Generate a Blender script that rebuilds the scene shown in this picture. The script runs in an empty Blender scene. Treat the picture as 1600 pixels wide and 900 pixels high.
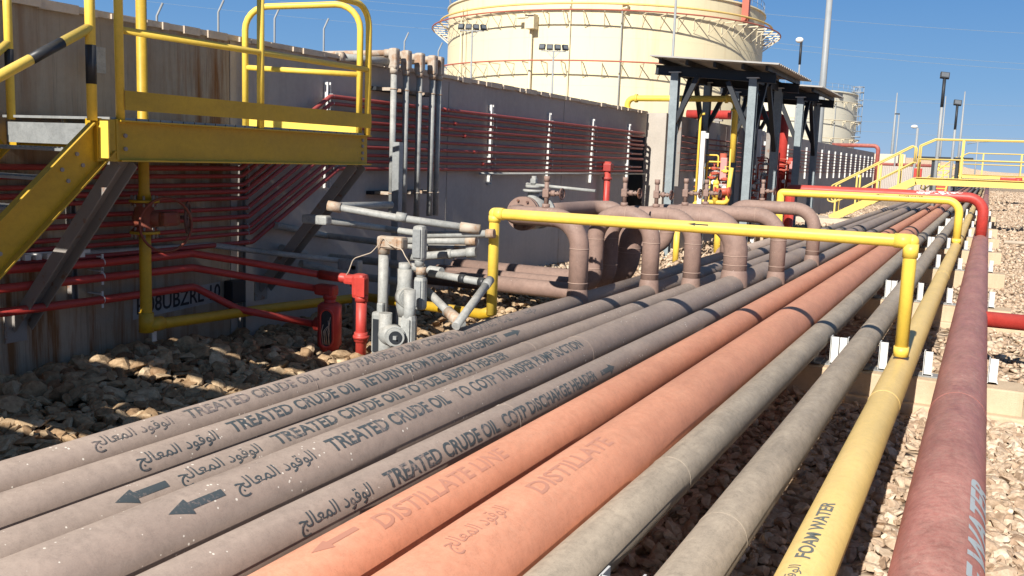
import bpy, bmesh, math, random
import numpy as np
from mathutils import Vector, Matrix
S = bpy.context.scene
COL = S.collection
R_ = math.radians
random.seed(7)
# ---------------------------------------------------------------- camera, sky, sun, exposure
CAMZ = 2.15; FPX = 1480.8
def _rot(yaw, pitch, roll):
    cy, sy, cp, sp = math.cos(yaw), math.sin(yaw), math.cos(pitch), math.sin(pitch)
    f = Vector((-sy*cp, cy*cp, -sp)); r = Vector((cy, sy, 0)); d = f.cross(r)
    cr, sr = math.cos(roll), math.sin(roll)
    return (r*cr + d*sr, d*cr - r*sr, f)
CR, CD, CF = _rot(R_(26.2808), R_(7.8909), R_(-2.1022))
cam = bpy.data.cameras.new('camera'); cam_o = bpy.data.objects.new('camera', cam); COL.objects.link(cam_o)
cam.sensor_width = 36; cam.lens = FPX/1600*36; cam.clip_start = .05; cam.clip_end = 5000
cam_o.matrix_world = Matrix(((CR[0], -CD[0], -CF[0], 0), (CR[1], -CD[1], -CF[1], 0), (CR[2], -CD[2], -CF[2], CAMZ), (0, 0, 0, 1)))
S.camera = cam_o
W = bpy.data.worlds.new('World'); S.world = W; W.use_nodes = True
nt = W.node_tree; bg = nt.nodes['Background']; sky = nt.nodes.new('ShaderNodeTexSky')
TO_SUN = Vector((.03, -1.6, 1.05)).normalized()
sky.sky_type = 'NISHITA'; sky.sun_disc = False
sky.sun_elevation = math.asin(TO_SUN.z); sky.sun_rotation = math.atan2(TO_SUN.x, TO_SUN.y)
sky.air_density = 1.0; sky.dust_density = .0; sky.ozone_density = 1.6; sky.altitude = 900
tcw = nt.nodes.new('ShaderNodeTexCoord'); sxw = nt.nodes.new('ShaderNodeSeparateXYZ'); nt.links.new(tcw.outputs['Generated'], sxw.inputs[0])
rpw = nt.nodes.new('ShaderNodeValToRGB'); nt.links.new(sxw.outputs[2], rpw.inputs[0])      # pale blue low, deep blue higher, zenith dimmed and greyed to cut blue fill
ew = rpw.color_ramp.elements; ew[0].position = 0; ew[0].color = (.37, .60, .95, 1); ew[1].position = .6; ew[1].color = (.11, .20, .36, 1)
e2 = ew.new(.08); e2.color = (.22, .48, .88, 1); e3 = ew.new(.22); e3.color = (.085, .31, .76, 1)
scw = nt.nodes.new('ShaderNodeVectorMath'); scw.operation = 'SCALE'; scw.inputs['Scale'].default_value = 12.2; nt.links.new(rpw.outputs[0], scw.inputs[0])
mxw = nt.nodes.new('ShaderNodeMix'); mxw.data_type = 'RGBA'; mxw.inputs[0].default_value = .85
nt.links.new(sky.outputs[0], mxw.inputs[6]); nt.links.new(scw.outputs[0], mxw.inputs[7]); nt.links.new(mxw.outputs[2], bg.inputs[0]); bg.inputs[1].default_value = .042
sun = bpy.data.lights.new('sun', 'SUN'); sun_o = bpy.data.objects.new('sun', sun); COL.objects.link(sun_o)
sun.energy = 5.0; sun.angle = R_(.5); sun.color = (1, .945, .865)
sun_o.rotation_euler = TO_SUN.to_track_quat('Z', 'Y').to_euler()
sun_o.location = (0, 0, 30)
S.view_settings.view_transform = 'Standard'; S.view_settings.look = 'None'
S.view_settings.exposure = .68; S.view_settings.gamma = 1

# points on known planes of the place, seen from where the photographer stood
def ray(x, y): return CR*((x-800)/FPX) + CD*((y-450)/FPX) + CF
def aX(x, y, X): d = ray(x, y)*1; d = d*(X/d.x); return Vector((d.x, d.y, d.z+CAMZ))
def aY(x, y, Y): d = ray(x, y)*1; d = d*(Y/d.y); return Vector((d.x, d.y, d.z+CAMZ))
def aZ(x, y, Z): d = ray(x, y)*1; d = d*((Z-CAMZ)/d.z); return Vector((d.x, d.y, d.z+CAMZ))

# ---------------------------------------------------------------- materials
def new_mat(name):
    m = bpy.data.materials.new(name); m.use_nodes = True
    return m, m.node_tree, m.node_tree.nodes['Principled BSDF']
def N(nt, t, **k):
    n = nt.nodes.new(t)
    for a, b in k.items(): setattr(n, a, b)
    return n
def noise(nt, scale, detail=4, rough=.55, vec=None, dist=0):
    n = N(nt, 'ShaderNodeTexNoise'); n.inputs['Scale'].default_value = scale
    n.inputs['Detail'].default_value = detail; n.inputs['Roughness'].default_value = rough
    n.inputs['Distortion'].default_value = dist
    if vec is not None: nt.links.new(vec, n.inputs['Vector'])
    return n
def ramp(nt, src, stops):
    r = N(nt, 'ShaderNodeValToRGB'); e = r.color_ramp.elements
    while len(e) < len(stops): e.new(.5)
    for i, (p, c) in enumerate(stops):
        e[i].position = p; e[i].color = (*c, 1) if len(c) == 3 else c
    nt.links.new(src, r.inputs[0]); return r
def mixc(nt, fac, a, b, mode='MIX'):
    m = N(nt, 'ShaderNodeMix', data_type='RGBA', blend_type=mode)
    if isinstance(fac, float): m.inputs[0].default_value = fac
    else: nt.links.new(fac, m.inputs[0])
    for i, v in ((6, a), (7, b)):
        if isinstance(v, tuple): m.inputs[i].default_value = (*v, 1)
        else: nt.links.new(v, m.inputs[i])
    return m.outputs[2]
def math_(nt, op, a, b=0.):
    m = N(nt, 'ShaderNodeMath', operation=op)
    for i, v in ((0, a), (1, b)):
        if isinstance(v, (int, float)): m.inputs[i].default_value = v
        else: nt.links.new(v, m.inputs[i])
    return m.outputs[0]
def coords(nt, scale=(1, 1, 1)):
    t = N(nt, 'ShaderNodeNewGeometry'); mp = N(nt, 'ShaderNodeMapping'); mp.inputs['Scale'].default_value = scale
    nt.links.new(t.outputs['Position'], mp.inputs[0]); return mp.outputs[0]
def bump(nt, bs, h, strength=.3, dist=.005):
    b = N(nt, 'ShaderNodeBump'); b.inputs['Strength'].default_value = strength; b.inputs['Distance'].default_value = dist
    nt.links.new(h, b.inputs['Height']); nt.links.new(b.outputs[0], bs.inputs['Normal'])
def paint(name, col, rough=.45, dust=.35, dustc=(.42, .34, .27), chips=.0, chipc=(.6, .55, .5), var=.12, metallic=0., spec=.35, rust=0., rustc=(.22, .09, .04), grime=.0, streak=0., mott=0.):
    """painted or galvanised metal with settled dust, chips and rust of its own"""
    m, nt, bs = new_mat(name); v = coords(nt)
    n1 = noise(nt, 3.1, 6, .6, v); n2 = noise(nt, 38, 5, .7, v)
    dk = tuple(c*(1-var*1.6) for c in col); lt = tuple(min(1, c*(1+var)) for c in col)
    c = mixc(nt, n1.outputs[0], dk, lt)
    if rust:
        n4 = noise(nt, 7, 8, .7, v); f = ramp(nt, n4.outputs[0], [(.60-rust*.25, (0, 0, 0)), (.68-rust*.2, (1, 1, 1))])
        c = mixc(nt, math_(nt, 'MULTIPLY', f.outputs[0], .8), c, rustc)
    g = N(nt, 'ShaderNodeNewGeometry'); sx = N(nt, 'ShaderNodeSeparateXYZ'); nt.links.new(g.outputs['Normal'], sx.inputs[0])
    up = ramp(nt, sx.outputs[2], [(.0, (.12, .12, .12)), (.9, (1, 1, 1))])
    f = math_(nt, 'MULTIPLY', up.outputs[0], dust)
    dn = ramp(nt, n2.outputs[0], [(.25, (.45, .45, .45)), (.7, (1, 1, 1))])
    f = math_(nt, 'MULTIPLY', f, dn.outputs[0]); f2 = math_(nt, 'MULTIPLY', f, math_(nt, 'ADD', n1.outputs[0], .45))
    c = mixc(nt, f2, c, dustc)
    if chips:
        n3 = N(nt, 'ShaderNodeTexVoronoi'); n3.inputs['Scale'].default_value = 26; nt.links.new(v, n3.inputs['Vector'])
        n5 = noise(nt, 6, 3, .5, v)
        th = math_(nt, 'SUBTRACT', n3.outputs['Distance'], math_(nt, 'MULTIPLY', math_(nt, 'SUBTRACT', n5.outputs[0], .45), .9*chips))
        fc = ramp(nt, th, [(.0, (1, 1, 1)), (.035, (0, 0, 0))])
        c = mixc(nt, fc.outputs[0], c, chipc)
    if grime:
        v3 = coords(nt, (9, 1.2, 9)); n6 = noise(nt, 2.2, 5, .65, v3)
        fg = ramp(nt, n6.outputs[0], [(.5, (0, 0, 0)), (.75, (1, 1, 1))])
        c = mixc(nt, math_(nt, 'MULTIPLY', fg.outputs[0], grime), c, tuple(q*.45 for q in col))
    if mott:
        m1 = noise(nt, 150, 3, .8, v); m2 = noise(nt, 19, 6, .75, v, .6); m3 = noise(nt, 1.6, 6, .7, coords(nt, (3.2, .9, 3.2)))
        a_ = math_(nt, 'ADD', math_(nt, 'MULTIPLY', m1.outputs[0], .45), math_(nt, 'MULTIPLY', m2.outputs[0], .55))
        g1 = ramp(nt, a_, [(.36, (1-.42*mott,)*3), (.5, (1, 1, 1)), (.64, (1+.22*mott,)*3)]); c = mixc(nt, 1., c, g1.outputs[0], 'MULTIPLY')
        g2 = ramp(nt, m3.outputs[0], [(.35, (1-.3*mott, 1-.31*mott, 1-.33*mott)), (.6, (1.03, 1.02, 1.0))]); c = mixc(nt, 1., c, g2.outputs[0], 'MULTIPLY')
        m4 = noise(nt, 5, 6, .8, coords(nt, (9, 1.1, 9)), 1.5); g4 = ramp(nt, m4.outputs[0], [(.66, (0, 0, 0)), (.70, (1, 1, 1))])
        c = mixc(nt, math_(nt, 'MULTIPLY', g4.outputs[0], .35*mott), c, tuple(q*.5 for q in col))
        m5 = noise(nt, 11, 4, .7, coords(nt, (1, 7, 7)), 2.5); g5 = ramp(nt, m5.outputs[0], [(.70, (0, 0, 0)), (.715, (1, 1, 1))])
        c = mixc(nt, math_(nt, 'MULTIPLY', g5.outputs[0], .5*mott), c, tuple(min(1, q*1.45) for q in dustc))
    if streak:
        n7 = noise(nt, 1.0, 5, .7, coords(nt, (.9, .9, .05))); fs = ramp(nt, n7.outputs[0], [(.52, (0, 0, 0)), (.72, (1, 1, 1))])
        c = mixc(nt, math_(nt, 'MULTIPLY', fs.outputs[0], streak), c, (.42, .27, .13))
    nt.links.new(c, bs.inputs['Base Color'])
    r = ramp(nt, n1.outputs[0], [(.2, (rough*.85,)*3), (.8, (min(1, rough*1.3),)*3)]); nt.links.new(r.outputs[0], bs.inputs['Roughness'])
    bs.inputs['Metallic'].default_value = metallic; bs.inputs['Specular IOR Level'].default_value = spec
    bump(nt, bs, n2.outputs[0], .18, .002)
    return m
M = {}
M['crude'] = paint('mauve_pipe_paint', (.255, .196, .166), .62, .6, (.375, .305, .255), .75, (.62, .57, .5), .1, mott=0.42)
M['crude_loop'] = paint('mauve_loop_paint', (.255, .168, .138), .6, .35, (.35, .265, .22), .4, (.6, .5, .45), .08, mott=0.5)
M['seam'] = paint('weld_bead_paint', (.36, .25, .2), .6, .4, (.42, .33, .27), 0)
M['orange'] = paint('orange_primer_pipe_paint', (.58, .225, .13), .65, .5, (.56, .345, .24), .15, (.62, .42, .34), .06, mott=0.4)
M['grey'] = paint('grey_dusty_pipe_paint', (.30, .25, .195), .65, .6, (.45, .375, .29), .1, (.12, .1, .09), .12, grime=.3, mott=0.65)
M['yellow_pipe'] = paint('pale_yellow_pipe_paint', (.76, .53, .17), .5, .45, (.62, .48, .27), .1, (.3, .24, .12), .05, mott=0.3)
M['firered_pipe'] = paint('dusty_red_pipe_paint', (.36, .085, .07), .55, .85, (.42, .25, .205), .3, (.75, .62, .58), .12, mott=0.8)
M['red'] = paint('red_pipe_paint', (.46, .045, .035), .42, .22, (.45, .22, .18), .15, (.6, .3, .25), .1, mott=0.4)
M['conduit_red'] = paint('dark_red_conduit_paint', (.32, .038, .034), .42, .35, (.4, .2, .17), .2, (.6, .45, .4), .15)
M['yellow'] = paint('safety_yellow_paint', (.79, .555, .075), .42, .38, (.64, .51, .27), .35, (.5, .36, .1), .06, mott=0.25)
M['yellow_shaded'] = paint('shaded_yellow_paint', (.50, .31, .015), .45, .25, (.55, .4, .2), .4, (.25, .15, .06), .06, mott=0.35)  # safety yellow darkened in colour to stand for steel in shade
M['yellow_far'] = paint('weathered_walkway_yellow', (.66, .48, .12), .5, .45, (.62, .52, .32), .15, (.4, .3, .15), .06)
M['black'] = paint('black_band_paint', (.02, .023, .028), .4, .15, (.25, .22, .18))
M['galv'] = paint('galvanised_steel', (.30, .32, .33), .45, .4, (.5, .45, .38), .1, (.6, .55, .5), .12, metallic=.25, mott=0.6)
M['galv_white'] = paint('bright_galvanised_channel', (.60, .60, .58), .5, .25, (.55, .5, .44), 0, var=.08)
M['galv_cap'] = paint('sandy_conduit_fitting', (.42, .36, .29), .6, .5, (.5, .4, .3), .1, var=.2, rust=.5, rustc=(.3, .16, .08))
M['conduit_grey'] = paint('pale_grey_conduit', (.33, .345, .34), .5, .5, (.42, .37, .30), .15, (.35, .3, .25), .1, mott=0.8)
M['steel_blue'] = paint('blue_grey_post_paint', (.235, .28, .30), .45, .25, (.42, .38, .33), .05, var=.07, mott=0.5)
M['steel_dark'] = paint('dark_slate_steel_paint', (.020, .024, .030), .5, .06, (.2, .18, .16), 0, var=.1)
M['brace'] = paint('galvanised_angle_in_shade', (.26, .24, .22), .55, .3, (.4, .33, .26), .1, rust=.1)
M['faded_conduit'] = paint('faded_red_conduit_paint', (.27, .10, .085), .6, .5, (.4, .28, .24), 0)
M['handwheel'] = paint('brown_handwheel_paint', (.12, .06, .05), .5, .3, rust=.3)
M['valve_red'] = paint('orange_red_valve_paint', (.42, .07, .04), .45, .3, (.42, .25, .18), .2, rust=.2)
M['valve_shaded_rust'] = paint('shaded_rusty_red_valve_paint', (.20, .045, .025), .55, .3, (.3, .18, .12), .1, rust=.4)  # valve red darkened for the platform shade, with rust
M['ring_dark'] = paint('dark_ring_paint', (.03, .03, .035), .6, .1)
M['white'] = paint('white_paint', (.75, .74, .70), .5, .2)
M['white_chip'] = paint('bare_white_patches', (.74, .66, .60), .6, .2)
M['tank'] = paint('cream_tank_paint', (.70, .61, .40), .55, .12, (.6, .5, .35), 0, var=.03, streak=.3)
M['tank_far'] = paint('pale_tank_paint', (.60, .57, .46), .55, .12, (.6, .5, .4), 0, var=.03)
M['tank_red'] = paint('faded_red_ring_paint', (.42, .11, .07), .5, .2)
M['tank_steel'] = paint('tank_bracket_paint', (.62, .55, .40), .5, .2)
M['corr'] = paint('corrugated_roof_sheet', (.42, .40, .37), .45, .4, (.5, .44, .36), 0, metallic=.2)
M['lamp_grey'] = paint('grey_mast_paint', (.27, .29, .30), .45, .2)
M['lens'] = paint('floodlight_glass', (.10, .12, .14), .15, .2)
M['cable'] = paint('thin_tan_cable', (.45, .38, .3), .6, .2)
M['sack'] = paint('black_plastic_sheet', (.015, .015, .018), .35, .15)

def concrete(name, base, stain, streak=.5, scale=1., joints=False):
    m, nt, bs = new_mat(name); v = coords(nt)
    n1 = noise(nt, .9*scale, 8, .62, v); n2 = noise(nt, 14*scale, 8, .7, v); n3 = noise(nt, 90, 3, .6, v)
    c = mixc(nt, n1.outputs[0], tuple(q*.72 for q in base), tuple(q*1.2 for q in base))
    sp = ramp(nt, n2.outputs[0], [(.35, (0, 0, 0)), (.75, (1, 1, 1))])
    c = mixc(nt, math_(nt, 'MULTIPLY', sp.outputs[0], .35), c, tuple(q*1.35 for q in base))
    if streak:
        vs = coords(nt, (2.5, 2.5, .16)); ns = noise(nt, 2.0, 6, .7, vs); nl = noise(nt, .35, 2, .5, v)
        fs = ramp(nt, ns.outputs[0], [(.47, (0, 0, 0)), (.62, (1, 1, 1))])
        fl = ramp(nt, nl.outputs[0], [(.4, (.1, .1, .1)), (.62, (1, 1, 1))])
        f = math_(nt, 'MULTIPLY', math_(nt, 'MULTIPLY', fs.outputs[0], fl.outputs[0]), streak)
        c = mixc(nt, f, c, stain)
        ns2 = noise(nt, 7.0, 4, .7, coords(nt, (3, 3, .12)))
        f2 = ramp(nt, ns2.outputs[0], [(.56, (0, 0, 0)), (.66, (1, 1, 1))])
        c = mixc(nt, math_(nt, 'MULTIPLY', f2.outputs[0], .3*streak), c, tuple(q*.4 for q in base))
    nt.links.new(c, bs.inputs['Base Color']); bs.inputs['Roughness'].default_value = .9; bs.inputs['Specular IOR Level'].default_value = .2
    h = mixc(nt, .6, n2.outputs[0], n3.outputs[0]); bump(nt, bs, h, .5, .012)
    return m
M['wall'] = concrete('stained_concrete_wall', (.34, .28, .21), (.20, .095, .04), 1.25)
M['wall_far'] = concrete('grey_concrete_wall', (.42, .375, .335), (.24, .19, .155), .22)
M['sleeper'] = concrete('sandy_concrete_sleeper', (.52, .40, .27), (.35, .22, .12), .3, 2)
M['wall_end'] = concrete('pale_rough_wall_end', (.42, .38, .33), (.3, .25, .2), .1, 2)
M['coping'] = concrete('pale_mortar_coping', (.5, .42, .33), (.3, .2, .12), .2, 2)
M['beige_wall'] = concrete('beige_far_wall', (.55, .48, .38), (.4, .3, .2), .2)

def gravel_sheet():
    m, nt, bs = new_mat('gravel_ground'); v = coords(nt)
    vo = N(nt, 'ShaderNodeTexVoronoi'); vo.inputs['Scale'].default_value = 9; nt.links.new(v, vo.inputs['Vector'])
    c = ramp(nt, vo.outputs['Color'], [(0, (.42, .31, .215)), (.5, (.54, .42, .305)), (1, (.66, .55, .42))])
    n = noise(nt, .25, 5, .6, v); c2 = mixc(nt, math_(nt, 'MULTIPLY', n.outputs[0], .5), c.outputs[0], (.42, .30, .19))
    ed = ramp(nt, vo.outputs['Distance'], [(.0, (1, 1, 1)), (.55, (.85, .85, .85)), (.8, (.5, .45, .4))])
    c3 = mixc(nt, 1., c2, ed.outputs[0], 'MULTIPLY')
    nt.links.new(c3, bs.inputs['Base Color']); bs.inputs['Roughness'].default_value = .95; bs.inputs['Specular IOR Level'].default_value = .1
    inv = math_(nt, 'SUBTRACT', 1., vo.outputs['Distance']); bump(nt, bs, inv, 1., .09)
    return m
M['ground'] = gravel_sheet()
def stone_mat(name='limestone_stones', cs=((.34, .24, .17), (.46, .345, .25), (.57, .455, .34), (.71, .61, .49))):
    m, nt, bs = new_mat(name); v = coords(nt)
    a = N(nt, 'ShaderNodeAttribute', attribute_name='tone')
    c = ramp(nt, a.outputs['Fac'], list(zip((0, .3, .65, 1), cs)))
    n = noise(nt, 22, 6, .65, v); f = ramp(nt, n.outputs[0], [(.3, (.55, .5, .45)), (.65, (1.05, 1.03, 1))])
    c2 = mixc(nt, 1., c.outputs[0], f.outputs[0], 'MULTIPLY')
    nt.links.new(c2, bs.inputs['Base Color']); bs.inputs['Roughness'].default_value = .92; bs.inputs['Specular IOR Level'].default_value = .15
    bump(nt, bs, n.outputs[0], .5, .01)
    return m
M['stone'] = stone_mat()
M['rubble'] = stone_mat('brown_rubble_stones', ((.22, .13, .075), (.36, .25, .15), (.48, .36, .23), (.62, .51, .36)))  # stone tones browned and darkened to offset the blue shade there
def stencil(name, ink, under, wear=.48):
    """worn stencil paint: the ink is missing in flecks where the dusty paint below shows"""
    m, nt, bs = new_mat(name); v = coords(nt)
    n = noise(nt, 60, 5, .75, v); n2 = noise(nt, 9, 3, .6, v)
    s = math_(nt, 'ADD', math_(nt, 'MULTIPLY', n.outputs[0], .6), math_(nt, 'MULTIPLY', n2.outputs[0], .4))
    f = ramp(nt, s, [(wear, (0, 0, 0)), (wear+.09, (1, 1, 1))])
    c = mixc(nt, f.outputs[0], ink, under); nt.links.new(c, bs.inputs['Base Color']); bs.inputs['Roughness'].default_value = .7
    return m
M['ink'] = stencil('grey_blue_stencil_ink', (.07, .085, .09), (.28, .22, .19), .53)
M['ink_worn'] = stencil('worn_grey_stencil_ink', (.11, .11, .105), (.29, .22, .19), .47)
M['ink_orange'] = stencil('faded_brown_stencil_ink', (.575, .265, .175), (.62, .30, .19), .55)
M['ink_yellow'] = stencil('grey_stencil_ink_on_yellow', (.16, .17, .15), (.70, .50, .19), .60)
M['ink_red'] = stencil('silver_stencil_ink_on_red', (.42, .46, .46), (.42, .16, .14), .56)
M['ink_wall'] = stencil('black_stencil_ink', (.015, .015, .018), (.2, .18, .16), .7)

# ---------------------------------------------------------------- mesh builder
class MB:
    def __init__(s): s.v = []; s.f = []; s.sm = []
    def add(s, vs, fs, smooth):
        o = len(s.v); s.v += [tuple(p) for p in vs]; s.f += [tuple(i+o for i in f) for f in fs]; s.sm += [smooth]*len(fs); return s
    def box(s, c, d, rot=None, bev=0.):
        x, y, z = d[0]/2, d[1]/2, d[2]/2
        if bev > 0:
            b = bev; P = []
            bm = bmesh.new(); bmesh.ops.create_cube(bm, size=1)
            for q in bm.verts: q.co = Vector((q.co.x*d[0], q.co.y*d[1], q.co.z*d[2]))
            bmesh.ops.bevel(bm, geom=bm.edges[:], offset=b, segments=2, profile=.6, affect='EDGES')
            vs = [q.co.copy() for q in bm.verts]; bm.verts.index_update(); fs = [[q.index for q in f.verts] for f in bm.faces]; bm.free()
        else:
            vs = [Vector((i, j, k)) for i in (-x, x) for j in (-y, y) for k in (-z, z)]
            fs = [(0, 1, 3, 2), (4, 6, 7, 5), (0, 4, 5, 1), (2, 3, 7, 6), (0, 2, 6, 4), (1, 5, 7, 3)]
        if rot is not None: vs = [rot @ p for p in vs]
        c = Vector(c); return s.add([p+c for p in vs], fs, False)
    def bar(s, a, b, w, h, up=(0, 0, 1)):
        """rectangular bar from a to b, w wide and h deep along up"""
        a, b = Vector(a), Vector(b); d = (b-a); L = d.length; d.normalize(); u = Vector(up)
        if abs(d.dot(u)) > .98: u = Vector((0, 1, 0)) if abs(d.y) < .9 else Vector((1, 0, 0))
        r = d.cross(u).normalized(); u = r.cross(d)
        m = Matrix((r, d, u)).transposed()
        return s.box((a+b)/2, (w, L, h), m)
    def cyl(s, a, b, r, n=20, r2=None, caps=True, smooth=True):
        a, b = Vector(a), Vector(b); d = (b-a).normalized(); r2 = r if r2 is None else r2
        t = d.orthogonal().normalized(); u = d.cross(t)
        ring = [(t*math.cos(2*math.pi*i/n)+u*math.sin(2*math.pi*i/n)) for i in range(n)]
        s.add([a+q*r for q in ring]+[b+q*r2 for q in ring], [(i, (i+1) % n, n+(i+1) % n, n+i) for i in range(n)], smooth)
        if caps: s.add([a+q*r for q in ring]+[b+q*r2 for q in ring], [tuple(reversed(range(n))), tuple(range(n, 2*n))], False)
        return s
    def tube(s, pts, r, n=16, caps=True):
        pts = [Vector(p) for p in pts]; k = len(pts); T = []
        for i in range(k):
            d = (pts[min(i+1, k-1)]-pts[max(i-1, 0)]); T.append(d.normalized())
        t = T[0].orthogonal().normalized(); rings = []
        for i in range(k):
            t = (t-T[i]*t.dot(T[i])).normalized(); u = T[i].cross(t)
            rr = r[i] if isinstance(r, (list, tuple)) else r
            rings += [pts[i]+(t*math.cos(2*math.pi*j/n)+u*math.sin(2*math.pi*j/n))*rr for j in range(n)]
        s.add(rings, [(i*n+j, i*n+(j+1) % n, (i+1)*n+(j+1) % n, (i+1)*n+j) for i in range(k-1) for j in range(n)], True)
        if caps: s.add(rings[:n]+rings[-n:], [tuple(reversed(range(n))), tuple(range(n, 2*n))], False)
        return s
    def torus(s, c, ax, R, r, n=28, m=8):
        ax = Vector(ax).normalized(); t = ax.orthogonal().normalized(); u = ax.cross(t); c = Vector(c); vs = []
        for i in range(n):
            a = 2*math.pi*i/n; q = t*math.cos(a)+u*math.sin(a)
            for j in range(m):
                b = 2*math.pi*j/m; vs.append(c+q*(R+r*math.cos(b))+ax*r*math.sin(b))
        return s.add(vs, [(i*m+j, i*m+(j+1) % m, ((i+1) % n)*m+(j+1) % m, ((i+1) % n)*m+j) for i in range(n) for j in range(m)], True)
    def ball(s, c, r, n=14, sc=(1, 1, 1)):
        c = Vector(c); vs = []; m = n//2
        for i in range(m+1):
            a = math.pi*i/m
            for j in range(n):
                b = 2*math.pi*j/n; vs.append(c+Vector((r*sc[0]*math.sin(a)*math.cos(b), r*sc[1]*math.sin(a)*math.sin(b), r*sc[2]*math.cos(a))))
        return s.add(vs, [(i*n+j, (i+1)*n+j, (i+1)*n+(j+1) % n, i*n+(j+1) % n) for i in range(m) for j in range(n)], True)
    def prism(s, pts, off):
        """closed outline pts extruded by vector off"""
        pts = [Vector(p) for p in pts]; off = Vector(off); n = len(pts)
        return s.add(pts+[p+off for p in pts], [tuple(range(n)), tuple(reversed(range(n, 2*n)))]+[(i, n+i, n+(i+1) % n, (i+1) % n) for i in range(n)], False)
    def build(s, name, mat, parent=None, org=None):
        me = bpy.data.meshes.new(name)
        o = Vector(org) if org is not None else (world_org(parent) if parent else Vector((0, 0, 0)))
        me.from_pydata([Vector(p)-o for p in s.v], [], s.f)
        me.polygons.foreach_set('use_smooth', s.sm)
        me.materials.append(M[mat] if isinstance(mat, str) else mat)
        bm = bmesh.new(); bm.from_mesh(me); bmesh.ops.remove_doubles(bm, verts=bm.verts, dist=1e-5) if len(s.v) < 4000 else None
        bmesh.ops.recalc_face_normals(bm, faces=bm.faces); bm.to_mesh(me); bm.free()
        ob = bpy.data.objects.new(name, me); COL.objects.link(ob)
        if parent: ob.parent = parent
        else: ob.location = o
        return ob
def world_org(o):
    p = Vector((0, 0, 0))
    while o is not None: p += o.location; o = o.parent
    return p
def tag(o, label=None, cat=None, group=None, kind=None):
    if label: o['label'] = label
    if cat: o['category'] = cat
    if group: o['group'] = group
    if kind: o['kind'] = kind
    return o
def thing(name, label, cat, loc=(0, 0, 0), group=None):
    o = bpy.data.objects.new(name, None); o.empty_display_size = .2; COL.objects.link(o); o.location = loc
    return tag(o, label, cat, group)
def kids(o): return [c for c in COL.objects if c.parent == o]
def copy_tree(o, parent=None):
    c = o.copy(); COL.objects.link(c); c.parent = parent
    for k in kids(o): copy_tree(k, c)
    return c
def elbow(pts, R, n=8):
    """polyline with its corners rounded by radius R"""
    pts = [Vector(p) for p in pts]; out = [pts[0]]
    for i in range(1, len(pts)-1):
        a, b, c = pts[i-1], pts[i], pts[i+1]; d1 = (a-b).normalized(); d2 = (c-b).normalized()
        ang = d1.angle(d2)
        if ang > math.pi-.02: out.append(b); continue
        L = min(R/math.tan(ang/2), (a-b).length*.49, (c-b).length*.49); rr = L*math.tan(ang/2)
        ctr = b+(d1+d2).normalized()*(rr/math.sin(ang/2)); s0 = b+d1*L-ctr; s1 = b+d2*L-ctr; th = s0.angle(s1)
        for k in range(n+1):
            t = k/n; out.append(ctr+(s0*math.sin((1-t)*th)+s1*math.sin(t*th))/math.sin(th))
    out.append(pts[-1]); return out

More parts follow.
